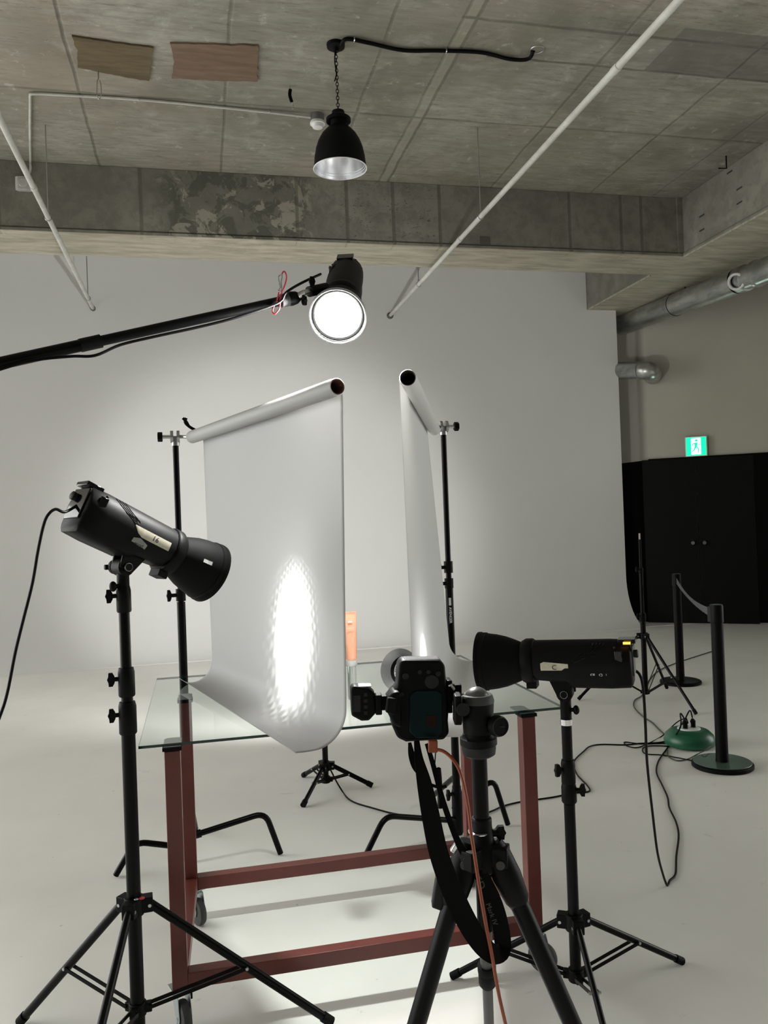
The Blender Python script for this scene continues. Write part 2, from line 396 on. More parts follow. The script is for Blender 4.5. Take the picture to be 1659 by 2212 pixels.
# ================================================================== SETTING
CZ, BZ = 4.54, 3.95           # ceiling and beam underside
WY, WX = 9.37, 5.21           # back wall plane and its right end
struct(MB().bbox((-6, -3, -.1), (10, 12, 0)).build('floor', 'floor', sm=False))
struct(MB().bbox((-6, -3, CZ), (10, 12, CZ+.15)).build('ceiling', 'ceiling', sm=False))
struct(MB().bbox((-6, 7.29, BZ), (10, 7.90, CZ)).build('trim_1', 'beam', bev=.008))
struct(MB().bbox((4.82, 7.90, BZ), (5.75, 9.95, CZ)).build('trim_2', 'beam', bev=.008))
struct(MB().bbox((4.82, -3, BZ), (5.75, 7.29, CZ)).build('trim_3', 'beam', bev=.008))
for px_, py_ in ((1516, 466), (1516, 497), (1597, 407), (1597, 438), (1576, 372)):
    q = at(px_, py_, X=4.819); MB().box((4.8185, q.y, q.z), (.003, .075, .014)).build('anchor_slot', 'ink', bpy.data.objects['trim_3'], sm=False)
q = at(1048, 519, Y=7.289); MB().box((q.x, 7.2885, q.z), (.105, .003, .075)).build('mortar_patch', 'patch', bpy.data.objects['trim_1'], sm=False)
b = MB()                       # raised board line along the beam corner
b.bar((4.814, -3, BZ+.012), (4.814, 7.285, BZ+.012), .012, .05); b.bar((4.814, 7.9, BZ+.012), (4.814, 9.3, BZ+.012), .012, .05)
b.bar((4.79, 7.283, BZ+.02), (4.79, 7.283, CZ), .012, .06, (1, 0, 0))
b.bar((-6, 7.284, BZ+.015), (4.8, 7.284, BZ+.015), .012, .03)
struct(b.build('trim_4', 'beam'))
# white wall that curves into the floor
prof = []
for i in range(13):
    a = PI/2*i/12; prof.append((WY-.46*(1-math.sin(a)) if False else WY-.46+.46*math.sin(a), .62*(1-math.cos(a))))
prof = [(WY-.46+.46*math.sin(PI/2*i/12), .62*(1-math.cos(PI/2*i/12))+.003) for i in range(13)]
def wall_piece(x0, x1, top):
    pr_ = prof+[(WY, top), (WY+.16, top), (WY+.16, 0), (WY-.46, 0)]
    F = MX(((0, 0, 1, 0), (1, 0, 0, 0), (0, 1, 0, 0), (0, 0, 0, 1)))
    return MB().prism(pr_, x0, x1, F)
w = wall_piece(-6, 4.815, CZ); w2 = wall_piece(4.815, WX, BZ); w.add(w2.v, w2.f)
struct(w.build('wall_back', 'cyc', ang=20))
# slanting side wall with a black lower part and double door
D0, D1 = V((5.39566, 9.43962, 0)), V((6.61792, 8.58268, 0))
dw = (D1-D0).normalized(); dn = V((dw.y, -dw.x, 0))      # dn points to the camera side
if dn.y > 0: dn = -dn
A0 = D0-dw*.9; A1 = D0+dw*4.6
WF = MX(((dw.x, dn.x, 0, D0.x), (dw.y, dn.y, 0, D0.y), (0, 0, 1, 0), (0, 0, 0, 1)))  # x along wall, y out of wall, z up
HB = 2.055
def wallx(px, py):
    d = FW+RT*((px-829.5)/FPX)-UP*((py-1106)/FPX); n = V((dn.x, dn.y, 0)); t = ((D0+dn*.02)-CAM).dot(n)/d.dot(n)
    return WF.inverted() @ (CAM+d*t)
xc = wallx(1404, 1100).x; LW = .64
struct(MB().box(((xc+6.6)/2, -.12, CZ/2), (6.6-xc, .2, CZ), WF).build('wall_right', 'side', sm=False))
cp_ = WF @ V((xc, -.02, 0)); rd_ = V((-.12, 1, 0)).normalized(); rn_ = V((-rd_.y, rd_.x, 0))
RF = MX(((rd_.x, rn_.x, 0, cp_.x), (rd_.y, rn_.y, 0, cp_.y), (0, 0, 1, 0), (0, 0, 0, 1)))
rw_ = MB().box((.75, -.1, CZ/2), (1.5, .2, CZ), RF); rw_.bbox((-6, 10.7, 0), (5.4, 10.9, CZ)); struct(rw_.build('wall_return_blocker', 'side', sm=False))  # return wall, plus slab added behind the white wall to block world light
xs = wallx(1511, 1170).x; x0 = xs-LW-.004; x1 = xs+LW+.004
s1 = MB(); s1.box(((xc+x0)/2, -.01, HB/2+.01), (x0-xc, .03, HB-.02), WF); s1.box(((x1+6.6)/2, -.01, HB/2+.01), (6.6-x1, .03, HB-.02), WF)
s1.box(((xc+6.6)/2, .006, HB), (6.6-xc, .014, .02), WF)
s1.box((.65, .005, HB/2), (1.3, .01, HB), RF)
struct(s1.build('trim_5', 'blackwall', sm=False))
dr = thing('door_1', 'black double door flush in the black lower wall under the exit sign', 'door', WF @ V((xs, .02, 0)))
dr['kind'] = 'structure'; del dr['label']; del dr['category']
for sgn, px in ((-1, 1497), (1, 1522)):
    lf = MB().box((xs+sgn*(LW/2+.002), -.008, HB/2), (LW, .034, HB-.012), WF).build('door_leaf', 'blackdoor', dr, bev=.002)
    k = wallx(px, 1171); f = lambda z: WF @ V((k.x, z, 1.0))
    MB().solid([(.028, 0), (.028, .008), (.012, .012), (.011, .035), (.026, .045), (.029, .058), (.022, .070)], f(.006), dn, 20).build('door_knob', 'knob_steel', lf)
# thin white wedge on the floor at the foot of the black wall
q = [at(1380, 1344, Z=.006), at(1500, 1346.5, Z=.006), at(1391, 1354, Z=.006)]
struct(MB().prism([(p.x, p.y) for p in q], 0, .006).build('trim_6', 'white_plastic', sm=False))

# ================================================================== CEILING THINGS
# pendant lamp
lc = V((.973, 5.214, 0)); zb = at(738, 365, Y=5.214).z
pl = thing('pendant_lamp', 'black bell-shaped pendant lamp with silvery inside hanging on a chain from the ceiling', 'lamp', (lc.x, lc.y, CZ))
P = lambda z: (lc.x, lc.y, z)
MB().solid([(.060, 0), (.058, .022), (.02, .030), (.018, .05)], (lc.x, lc.y, CZ), (0, 0, -1)).build('ceiling_rose', 'lamp_black', pl)
zt = at(733, 238, Y=5.214).z
ch = MB(); nl = 17
for i in range(nl):
    z = CZ-.05-(CZ-.05-zt)*(i+.5)/nl; h = (CZ-.05-zt)/nl
    a = (0, 1, 0) if i % 2 else (1, 0, 0)
    ch.ring((lc.x, lc.y, z), a, .0085, .0023, 14, 6, 0, 1.0) if False else None
    pts = [];
    for k in range(13):
        A = 2*PI*k/12; pts.append(V((0, 0, 0))+V((0 if i % 2 == 0 else math.cos(A)*.009, 0 if i % 2 else math.cos(A)*.009, math.sin(A)*h*.66))+V((lc.x, lc.y, z)))
    ch.tube(pts, .0024, 6, False)
ch.build('chain', 'lamp_black', pl)
MB().tube(smooth([(lc.x-.006, lc.y-.01, CZ-.04), (lc.x-.012, lc.y-.01, CZ-.12), (lc.x-.004, lc.y-.008, CZ-.2), (lc.x-.018, lc.y-.01, CZ-.25)]), .004, 8).build('cord', 'plastic', pl)
s = (zt-zb)/.418     # profile measured top to rim
neck = [(.008, 0), (.022, .002), (.040, .010), (.043, .030), (.044, .035), (.052, .040), (.080, .062), (.081, .084), (.076, .084), (.058, .060), (.052, .058), (.052, .112)]
MB().solid([(r, z*s) for r, z in neck], P(zt), (0, 0, -1)).build('lamp_neck', 'lamp_black', pl)
sh = [(.050, .100), (.053, .116), (.082, .140), (.112, .176), (.136, .222), (.153, .275), (.163, .330), (.168, .385), (.173, .418)]
o_ = MB().lathe([(r, z*s) for r, z in sh]+[(r-.003, z*s) for r, z in sh[::-1]], P(zt), (0, 0, -1), 48)
so = o_.build('lamp_shade', 'lamp_black', pl)
inn = [(.004, .106)]+[(r-.005, z) for r, z in sh]
MB().lathe([(r, z*s) for r, z in inn], P(zt), (0, 0, -1), 48).build('lamp_shade_lining', 'alu', so)
rr = MB().ring(P(zt-.418*s), (0, 0, 1), .172, .0032, 48, 8); rr.ring(P(zt-.398*s), (0, 0, 1), .1655, .0015, 48, 6); rr.ring(P(zt-.380*s), (0, 0, 1), .163, .0015, 48, 6)
rr.build('rim', 'rim_white', so)

# black hose on ceiling, feeding the lamp
hp = [(1.0, 5.17), (1.03, 5.12), (1.18, 5.14), (1.42, 5.185), (1.66, 5.151), (1.94, 5.127), (2.156, 5.171), (2.273, 5.13), (2.29, 5.075)]
hz = [CZ-.03]+[CZ-.017]*6+[CZ-.03, CZ-.004]
hs = thing('conduit_hose', 'black ribbed conduit hose clipped to the ceiling right of the pendant lamp', 'hose', (1.6, 5.15, CZ))
MB().tube(smooth([(x, y, z) for (x, y), z in zip(hp, hz)]), .0125, 10).build('hose', 'plastic', hs)
c_ = MB().ring((2.31, 5.06, CZ-.003), (0, 0, 1), .045, .004, 28, 6); c_.build('sleeve_ring', 'satin', hs)
for x, y in ((1.075, 5.118), (1.70, 5.147)):
    MB().ring((x, y, CZ-.016), (1, 0, 0), .016, .004, 18, 6).build('clip', 'chrome', hs)

# white conduit with detector and junction box
cn = thing('ceiling_conduit', 'thin white conduit running along the ceiling from the detector to the junction box', 'conduit', (0, 6.12, CZ))
MB().tube(smooth([(.93, 6.14, CZ-.03), (.6, 6.135, CZ-.018), (.27, 6.125, CZ-.013), (-.3, 6.10, CZ-.013), (-.85, 6.115, CZ-.013), (-1.02, 6.122, CZ-.016), (-1.06, 6.14, CZ-.016), (-1.07, 6.2, CZ-.013), (-1.165, 6.7, CZ-.013), (-1.262, 7.235, CZ-.013), (-1.27, 7.27, CZ-.03), (-1.272, 7.275, 4.46), (-1.30, 7.272, 4.39)], 5), .0095, 8).build('conduit', 'white_pipe', cn)
for x, y in ((.62, 6.135), (-.32, 6.10)):
    MB().ring((x, y, CZ-.013), (1, 0, 0), .013, .003, 16, 6).build('clip', 'satin', cn)
jb = MB().cham((-1.325, 7.262, 4.335), (.13, .056, .11), .02); jb.cyl((-1.325, 7.235, 4.335), (-1.325, 7.220, 4.335), .038)
tag(recenter(jb.build('junction_box', 'white_pipe', bev=.004)), 'grey white junction box on the concrete beam at the far left', 'junction box')
dt = thing('smoke_detector', 'round white detector on a brown mount left of the pendant lamp', 'detector', (.997, 6.168, CZ))
dc = V((.985, 6.15, 0))
MB().solid([(.050, 0), (.050, .052)], (dc.x, dc.y, CZ), (0, 0, -1)).build('mount', 'grey_brown', dt)
MB().solid([(.050, .052), (.058, .064), (.058, .076), (.048, .078), (.045, .086), (.038, .102), (.03, .106)], (dc.x, dc.y, CZ), (0, 0, -1)).build('detector_head', 'white_plastic', dt)

# plywood leftovers
def ply(name, m, label, pts):
    n = len(pts); out = []
    for i in range(n):
        a, b_ = V(pts[i]), V(pts[(i+1) % n]); L = (b_-a).length; k = max(2, int(L/.025))
        for j in range(k):
            p = a.lerp(b_, j/k); nn = V((b_-a).yx)/L; nn = V((nn.x, -nn.y))
            p += nn*noise.noise(V((p.x*18, p.y*18, 3)))*.012; out.append((p.x, p.y))
    o = MB().prism(out, CZ-.013, CZ).build(name, m, sm=False); return tag(recenter(o), label, 'board')
ply('plywood_board', 'ply1', 'brown weathered plywood board on the ceiling, ragged lower edge, left of the reddish one', [(-.671, 5.378), (-.185, 5.427), (-.232, 5.839), (-.45, 5.80), (-.69, 5.735), (-.66, 5.55)])
ply('plywood_board', 'ply2', 'reddish plywood board on the ceiling between the brown board and pendant lamp', [(-.076, 5.357), (.48, 5.293), (.504, 5.73), (.2, 5.76), (-.075, 5.778), (-.055, 5.56)])
# hooks
hk = thing('ceiling_hook', 'silver snap hook hanging from the brown plywood board', 'hook', (-.558, 5.76, CZ))
MB().tube(smooth([(-.558, 5.76, CZ-.01), (-.558, 5.76, CZ-.05), (-.558, 5.76, CZ-.065)]), .004, 8).build('eyelet', 'satin', hk)
MB().tube(smooth([(-.558+.016*math.cos(a)*(1 if a > PI else .7), 5.755, CZ-.135+.068*math.sin(a)) for a in [PI/2+2*PI*i/12 for i in range(12)]], 3), .0035, 8).build('snap_ring', 'chrome', hk)
hk = thing('ceiling_hook', 'black strap with a silver tip hanging from the ceiling left of the detector', 'hook', (.735, 5.769, CZ))
MB().tube([(.735, 5.769, CZ), (.737, 5.769, CZ-.03)], .003, 8).build('wire', 'satin', hk)
MB().tube(smooth([(.738, 5.769, CZ-.025), (.732, 5.765, CZ-.07), (.745, 5.765, CZ-.12)]), [.012]*12+[.008], 8, flat=.5).build('strap', 'strap', hk)
MB().tube(smooth([(.745, 5.765, CZ-.12), (.755, 5.765, CZ-.145), (.748, 5.765, CZ-.165)]), .004, 8).build('tip', 'chrome', hk)
# bent bolt by the right beam
tag(recenter(MB().tube([(4.66, 6.35, CZ), (4.66, 6.35, CZ-.11), (4.58, 6.35, CZ-.115)], .006, 8).build('steel_bolt', 'metal_black')), 'small bent steel bolt on the ceiling beside the right beam', 'bolt')

# sprinkler pipes on rods
def pipe(x, y0, y1, rods, cols, label, flange):
    z = 3.83
    t = thing('ceiling_pipe', label, 'pipe', (x, (y0+y1)/2, z), 'white pipes under the ceiling')
    xx = lambda y: x
    MB().cyl((xx(y0), y0, z), (xx(y1), y1, z), .020, n=18).build('pipe', 'white_pipe', t)
    for y in cols:
        MB().cyl((xx(y)-0, y-.03, z), (xx(y), y+.03, z), .0235, n=18).build('coupling', 'white_pipe', t)
    for y, top in rods:
        r_ = MB().cyl((x, y, z+.03), (x, y, top), .0045, n=8).build('hanger_rod', 'satin', t)
        h = MB().ring((x, y, z), (0, 1, 0), .0245, .0035, 20, 6); h.box((x, y, z+.038), (.012, .02, .03)); h.build('hanger_clamp', 'satin', r_)
    if flange == 'cap': MB().cyl((xx(y1), y1-.03, z), (xx(y1), y1+.012, z), .027, n=18).build('end_cap', 'grey_brown', t)
    else: MB().solid([(.04, 0), (.04, .006), (.026, .01), (.026, .03)], (xx(y1), y1+.001, z), (0, -1, 0)).build('flange', 'grey_brown', t)
pipe(2.282, -2.5, WY-.002, ((6.18, CZ), (8.08, CZ), (3.2, CZ)), (4.0, 6.72), 'long white pipe crossing the ceiling diagonally at upper right', 'flange')
pipe(-1.04, -2.5, WY-.06, ((6.62, CZ), (8.9, CZ), (3.2, CZ)), (6.05, 7.9), 'white pipe under the ceiling at the far left edge', 'cap')

# ducts
d0, d1 = at(1343, 702, D=10.7), at(1596, 606, D=8.4); dd = (d1-d0).normalized()
d2 = d1+dd*3.2
du = thing('air_duct', 'long galvanised air duct at upper right with a round white nozzle', 'duct', tuple(d1))
rD = .130
pf = []; L = (d1-d0).length+.02
k = 0
while k*.05 < L: pf.append((rD+(.0016 if k % 2 else 0), min(k*.05, L))); k += 1
dm = MB().lathe(pf, d0, dd, 32)
du1 = dm.build('duct_pipe', 'zinc', du)
jn = MB()
for f_ in (.52,): jn.ring(tuple(d0+dd*(L*f_)), dd, rD, .006, 36, 6)
jn.build('duct_joint', 'metal_black', du1)
MB().lathe([(rD+.004, 0), (rD+.004, .10), (rD-.012, .11), (rD-.012, .25), (rD+.006, .26), (rD+.006, .29), (rD-.004, .30), (rD-.004, 3.2)], d1+dd*.02, dd, 32).build('duct_pipe', 'zinc', du)
nd = (CAM-d1).normalized(); nd = (nd-dd*nd.dot(dd)*.4+V((-.25, 0, -.1))).normalized(); nc = d1+dd*.05+nd*(rD+.02)
MB().lathe([(.085, 0), (.085, -.09), (.06, -.09)], nc-nd*.01, nd, 32).build('nozzle_neck', 'zinc', du)
nz = MB().lathe([(.062, -.012), (.066, .004), (.078, .010), (.088, .0), (.086, -.02), (.062, -.02)], nc, nd, 36).build('nozzle_ring', 'white_plastic', du)
nk = MB().solid([(.063, -.03), (.063, -.028)], nc, nd, 28); 
for q in (.022, .036, .050): nk.ring(tuple(nc-nd*.02), nd, q, .003, 28, 6)
nk.build('nozzle_grille', 'dark_grey', nz)
MB().ball(tuple(nc-nd*.014), .009).build('nozzle_centre', 'chrome', nz)
MB().tube([d0+dd*(L*.60)+V((0, 0, .1)), d0+dd*(L*.60)+V((0, 0, CZ-d0.z))], .006, 8).build('hanger_rod', 'metal_black', du)
e0, e1 = at(1322, 801, D=10.5), at(1388, 800, D=10.0)
ed = (e1-e0).normalized(); r2 = .108
el = thing('air_duct_elbow', 'short round duct elbow poking out beside the white wall below the long duct', 'duct', tuple(e1))
MB().lathe([(r2, 0), (r2, (e1-e0).length)], e0, ed, 28).build('duct_pipe', 'zinc', el)
pe = [e1]; wdir = (-dn)
for i in range(1, 7):
    a = PI/2*i/6; pe.append(e1+ed*(.13*math.sin(a))+wdir*(.13*(1-math.cos(a))))
pe.append(pe[-1]+wdir*.3)
MB().tube(pe, r2+.004, 28, side=(0, 0, 1)).build('elbow', 'zinc', el)
MB().ring(tuple(e1-ed*.02), ed, r2+.002, .005, 32, 6).build('duct_joint', 'zinc', el)

# exit sign
sx0, sx1 = wallx(1480, 966), wallx(1528, 966); scx = (sx0.x+sx1.x)/2; scz = 2.062+.125
sg = thing('exit_sign', 'small lit green and white emergency exit sign above the black double door', 'sign', WF @ V((scx, .0, scz-.11)))
SWd = (sx1.x-sx0.x)
MB().box((scx, .03, scz), (SWd, .055, .245), WF).build('sign_housing', 'white_plastic', sg, bev=.006)
MB().box((scx, .0585, scz), (SWd-.03, .004, .222), WF).build('sign_panel', 'sign_green', sg)
def sg2(pts, z0=.0605):  # shapes on the sign, x right as seen by viewer
    # viewer sees +x of wall frame to the right
    return [(scx+a, scz+b) for a, b in pts]
FS = WF @ MX(((1, 0, 0, 0), (0, 0, 1, 0), (0, 1, 0, 0), (0, 0, 0, 1)))
pg = MB()
pg.prism(sg2([(-.055, -.1), (.055, -.1), (.055, .1), (-.055, .1)]), .0606, .0615, FS)
pg.build('sign_doorway', 'sign_white', sg)
rn = MB()   # running figure
rn.solid([(.017, 0), (.017, .0012)], WF @ V((scx+.005, .0617, scz+.072)), dn, 18)
for pl_ in ([(-.02, .045), (.022, .05), (.012, .0), (-.018, -.005)], [(-.018, .0), (.012, .0), (-.018, -.05), (-.05, -.075), (-.052, -.06), (-.03, -.042)],
            [(-.006, .0), (.013, .0), (.035, -.03), (.03, -.085), (.018, -.085), (.02, -.035)], [(.018, .048), (.02, .036), (.04, .012), (.056, .022), (.052, .032), (.04, .026)],
            [(-.02, .046), (-.045, .03), (-.05, .0), (-.038, .0), (-.034, .022), (-.016, .03)]):
    rn.prism(sg2(pl_), .0617, .0629, FS)
rn.build('sign_figure', 'sign_green', sg)
lamp('exit_sign_glow', 'AREA', WF @ V((scx, .075, scz)), dn, .9, sg, size=.2, col=(.75, 1, .82))

# ================================================================== STROBES
def strobe(name, label, J, az, pit, side, glow=True, grid=False, tape=None, led=False, yoke=True, slot=None, pvx=-.115):
    """monolight. J joint of body and reflector, az azimuth of the beam (deg from +Y to +X), side: +1/-1 marked flank"""
    a, p = math.radians(az), math.radians(pit)
    f = V((math.sin(a)*math.cos(p), math.cos(a)*math.cos(p), -math.sin(p))); l = V((0, 0, 1)).cross(f).normalized(); u = f.cross(l)
    T = MX(((f.x, l.x, u.x, J[0]), (f.y, l.y, u.y, J[1]), (f.z, l.z, u.z, J[2]), (0, 0, 0, 1)))
    t = thing(name, label, 'studio light', tuple(J))
    BL = .315
    def c(a_): return T @ V(a_)
    # body: rounded top, flat keel towards the back
    def sect(x, r, wk, kz):
        pts = []
        for i in range(17):
            A = math.radians(-30+240*i/16); pts.append((x, r*math.cos(A), r*math.sin(A)))
        pts += [(x, -wk, kz+.012), (x, -wk+.012, kz), (x, wk-.012, kz), (x, wk, kz+.012)]
        return pts
    secs = [(-BL, .052, .044, -.064), (-BL+.006, .060, .052, -.072), (-BL+.06, .063, .054, -.074), (-.15, .063, .053, -.072), (-.125, .063, .050, -.058), (-.02, .063, .042, -.050), (0, .060, .04, -.048)]
    vs = []; fs = []; n = 21
    for s_ in secs: vs += sect(*s_)
    for i in range(len(secs)-1):
        for k in range(n): fs.append((i*n+k, i*n+(k+1) % n, (i+1)*n+(k+1) % n, (i+1)*n+k))
    fs.append(tuple(range(n))); fs.append(tuple(range((len(secs)-1)*n, len(secs)*n)))
    bd = MB(T).add(vs, fs).build('body', 'shell', t, ang=50)
    MB(T).solid([(.064, -.034), (.068, -.028), (.068, -.008), (.060, .006)], (0, 0, 0), (1, 0, 0), 36).box((-.02, 0, -.068 if yoke else -.055), (.03, .05, .022)).build('mount_ring', 'plastic', t, bev=.002)
    MB(T).box((-BL-.002, 0, .004), (.006, .078, .085)).box((-BL+.012, 0, .058), (.05, .06, .012)).build('back_panel', 'gloss_black', t, bev=.002)
    MB(T).solid([(.011, 0), (.012, .012), (.009, .014)], (-BL-.004, .02, .022), (-1, 0, 0), 18).build('dial', 'dark_grey', bd)
    g = MB(T)
    for k in range(4):
        pts = []
        for i in range(9):
            q = i/8; A = math.radians(62-58*q)*1.0; x = -BL+.075+k*.010+.085*q*q-(.0 if k else 0)*q
            if k and q > 1-.08*k: continue
            rr_ = .0632; pts.append((x, side*rr_*math.cos(A), rr_*math.sin(A)))
        g.tube(pts, .0010, 6)
    g.build('vent_groove', 'gloss_black', bd)
    MB(T).ball((-BL+.045, side*.0455, .044), .0035).build('screw', 'ink', bd)
    MB(T).box((-BL+.035, side*.0565, .020), (.022, .008, .032)).build('switch_cover', 'gloss_black', bd, bev=.002)
    if led: MB(T).box((-BL+.010, side*.044, .056), (.020, .005, .006)).build('indicator_light', 'led', bd)
    # reflector
    rp = [(.056, .004), (.066, .028), (.0755, .054), (.082, .082), (.086, .112), (.0885, .114), (.0885, .128), (.0905, .130), (.0905, .138)]
    N = 44
    hole = None
    if slot is not None:
        def hole(i, k): return i == 2 and (k in slot)
    ow = MB(T).lathe(rp, (0, 0, 0), (1, 0, 0), N, 0, hole, (0, 0, 1)); rf = ow.build('reflector', 'plastic_matte', t)
    ip = [(r-.0025, z) for r, z in rp[:5]]+[(.0875, .1375)]
    MB(T).lathe(ip, (0, 0, 0), (1, 0, 0), N, 0, hole, (0, 0, 1)).lathe([(.0875, .1375), (.0905, .138)], (0, 0, 0), (1, 0, 0), N).build('reflector_lining', 'alu', rf)
    # glass dome
    MB(T).solid([(.036, .006), (.040, .02), (.038, .040), (.028, .055), (.012, .063)], (0, 0, 0), (1, 0, 0), 24).build('flash_tube', 'tube_on' if glow else 'white_plastic', t)
    if grid:
        gm = MB(T); ce = .0115
        for i in range(-9, 10):
            for j in range(-9, 10):
                cy_, cz_ = (i+.5*(j % 2))*ce, j*ce*.866
                if math.hypot(cy_, cz_) < .080:
                    h = [(.112, cy_+ce*.56*math.cos(PI/6+PI/3*k), cz_+ce*.56*math.sin(PI/6+PI/3*k)) for k in range(6)]
                    gm.add(h+[(x+.012, y, z) for x, y, z in h], [(k, (k+1) % 6, 6+(k+1) % 6, 6+k) for k in range(6)])
        gm.build('honeycomb_grid', 'metal_black', t)
    # yoke
    pv = c((pvx, 0, -.095))
    if yoke:
        yk = MB(); fl = V((f.x, f.y, 0)).normalized(); lt = V((0, 0, 1)).cross(fl)
        for s_ in (-1, 1):
            TT = MX(((f.x, u.x, l.x, c((pvx, 0, 0)).x), (f.y, u.y, l.y, c((pvx, 0, 0)).y), (f.z, u.z, l.z, c((pvx, 0, 0)).z), (0, 0, 0, 1)))
            yk.prism([(-.030, -.045), (.045, -.045), (.020, -.104), (-.020, -.104), (-.024, -.08)], s_*.022-.004, s_*.022+.004, TT)
        yk.build('bracket', 'plastic', t, bev=.002)
        kb = MB(); kb.cyl(pv-l*.020, pv+l*.020, .024); kb.cyl(pv-l*.034*side, pv+l*.034*side, .010); kb.build('tilt_joint', 'plastic', t)
        MB().cyl(pv+l*side*.028, pv+l*side*.033, .011).build('tilt_screw', 'satin', t)
        kn = MB(); kn.cyl(pv-l*side*.03, pv-l*side*.045, .02); kn.box((0, 0, 0), (.014, .05, .012), frame(pv-l*side*.05, l, (0, 0, 1))); kn.build('tilt_knob', 'plastic', t, bev=.003)
        sk = MB(); sk.cyl(pv+V((0, 0, -.015)), pv+V((0, 0, -.078)), .0165); sk.build('socket', 'plastic', t)
        w = MB(); w.cyl(pv+V((0, 0, -.05))-lt*0, pv+V((0, 0, -.05))-fl*.028, .006); w.ball(tuple(pv+V((0, 0, -.05))-fl*.03), .010, 12, (1, 1, 1.4)); w.build('socket_screw', 'plastic', t)
    if tape: tape(T, side, bd)
    return t, T, f, l, u, pv

def patch(T, side, x0, x1, a0, a1, r, mat_, parent, name, cut=None):
    """label following the round flank; angles in degrees above horizontal"""
    vs = []; fs = []; nx = 8; na = 6
    for i in range(nx+1):
        for j in range(na+1):
            x = x0+(x1-x0)*i/nx; aa0 = a0; aa1 = a1
            if cut: aa0, aa1 = cut(i/nx, a0, a1)
            A = math.radians(aa0+(aa1-aa0)*j/na); vs.append((x, side*r*math.cos(A), r*math.sin(A)))
    m = len(vs); vs += [(x, y*(1-.0006/r), z*(1-.0006/r)) for x, y, z in vs]
    for i in range(nx):
        for j in range(na):
            a = i*(na+1)+j; fs.append((a, a+1, a+na+2, a+na+1)); fs.append((m+a, m+a+1, m+a+na+2, m+a+na+1))
    return MB(T).add(vs, fs).build(name, mat_, parent)

def flank(T, side, x, A, r):
    """frame on the flank: text x axis runs so that it reads for the viewer on that side"""
    A = math.radians(A); nrm = V((0, side*math.cos(A), math.sin(A))); xx = V((-side, 0, 0)); yy = nrm.cross(xx)
    F = MX(((xx.x, yy.x, nrm.x, x), (xx.y, yy.y, nrm.y, side*r*math.cos(A)), (xx.z, yy.z, nrm.z, r*math.sin(A)), (0, 0, 0, 1)))
    return T @ F

def tapeL(T, side, bd):
    lb = patch(T, side, -.175, -.055, -14, 8, .0642, 'tape', bd, 'tape_label', lambda q, a, b: (a+(1-min(1, q*3.5))**2*20, b))
    text('handwriting', '16', flank(T, side, -.105, -3, .0648), .021, 'ink', lb)
    l2 = patch(T, side, -.165, -.118, -46, -16, .0645, 'grey_tape', bd, 'tape_label', lambda q, a, b: (a, b-abs(q-.4)*14))
    text('handwriting', 'good', flank(T, side, -.141, -32, .0649), .014, 'ink', l2)
def tapeR(T, side, bd):
    lb = patch(T, side, -.138, -.058, -16, 8, .0642, 'tape', bd, 'tape_label', lambda q, a, b: (a+(6 if q < .2 else 0), b-(5 if q > .95 else (1-q)*7)))
    text('handwriting', 'C', flank(T, side, -.098, -8, .0648), .020, 'ink', lb)
    text('printed_mark', 'CE', flank(T, side, -.205, -30, .0639), .011, 'white_ink', bd, bold=.0002)
    F = flank(T, side, -.228, -30, .0639); rc = MB()
    for k in range(3):
        a0 = 2*PI*k/3+.2; rc.tube([F @ V((.0042*math.cos(a0+1.6*i/5), .0042*math.sin(a0+1.6*i/5), .0005)) for i in range(6)], .0009, 6)
    rc.build('recycling_mark', 'white_ink', bd)
    text('printed_mark', 'I', flank(T, side, -.243, -30, .0639), .010, 'white_ink', bd)

JL = at(374, 1197, Y=2.40); JR = at(1133, 1428, Y=2.33)
sl, TL, fL, lL, uL, pvL = strobe('studio_strobe', 'black studio strobe on the left stand tilted down, tape marked 16', JL, 55, 27, -1, True, False, tapeL, slot=(10,), pvx=-.130)
sr, TR, fR, lR, uR, pvR = strobe('studio_strobe', 'black studio strobe on the right stand, horizontal, tape marked C', JR, -57, 2, 1, True, False, tapeR, led=True, slot=(13,))
TJ = at(730, 682, D=2.62)
azT, ptT = 196, 34
a, p = math.radians(azT), math.radians(ptT); fT = V((math.sin(a)*math.cos(p), math.cos(a)*math.cos(p), -math.sin(p)))
JT = TJ-fT*.13
st, TT_, fT, lT, uT, pvT = strobe('studio_strobe', 'black studio strobe with glowing white face on the boom arm over the papers', JT, azT, ptT, -1, True, False, yoke=False)
MB(TT_).solid([(.0755, .122), (.0755, .126)], (0, 0, 0), (1, 0, 0), 40).build('diffuser', 'lamp_on', st)
MB(TT_).lathe([(.0755, .1265), (.080, .132), (.086, .129)], (0, 0, 0), (1, 0, 0), 48).build('retaining_ring', 'grey_rubber', st)
MB(TT_).lathe([(.0875, .128), (.0925, .130), (.0925, .140), (.0885, .142), (.086, .138)], (0, 0, 0), (1, 0, 0), 48).build('chrome_rim', 'satin', st)
lamp('top_strobe_light', 'AREA', TT_ @ V((.140, 0, 0)), fT, P_TOP, st, size=.150, spread=180)
ll = lamp('left_strobe_light', 'SPOT', TL @ V((.10, 0, 0)), fL-V((-.02, .10, .11)), P_LEFT, sl, size=0, spot=80, blend=.3)
lamp('right_strobe_light', 'SPOT', TR @ V((.10, 0, 0)), fR, P_RIGHT, sr, size=.012, spot=45, blend=.7)
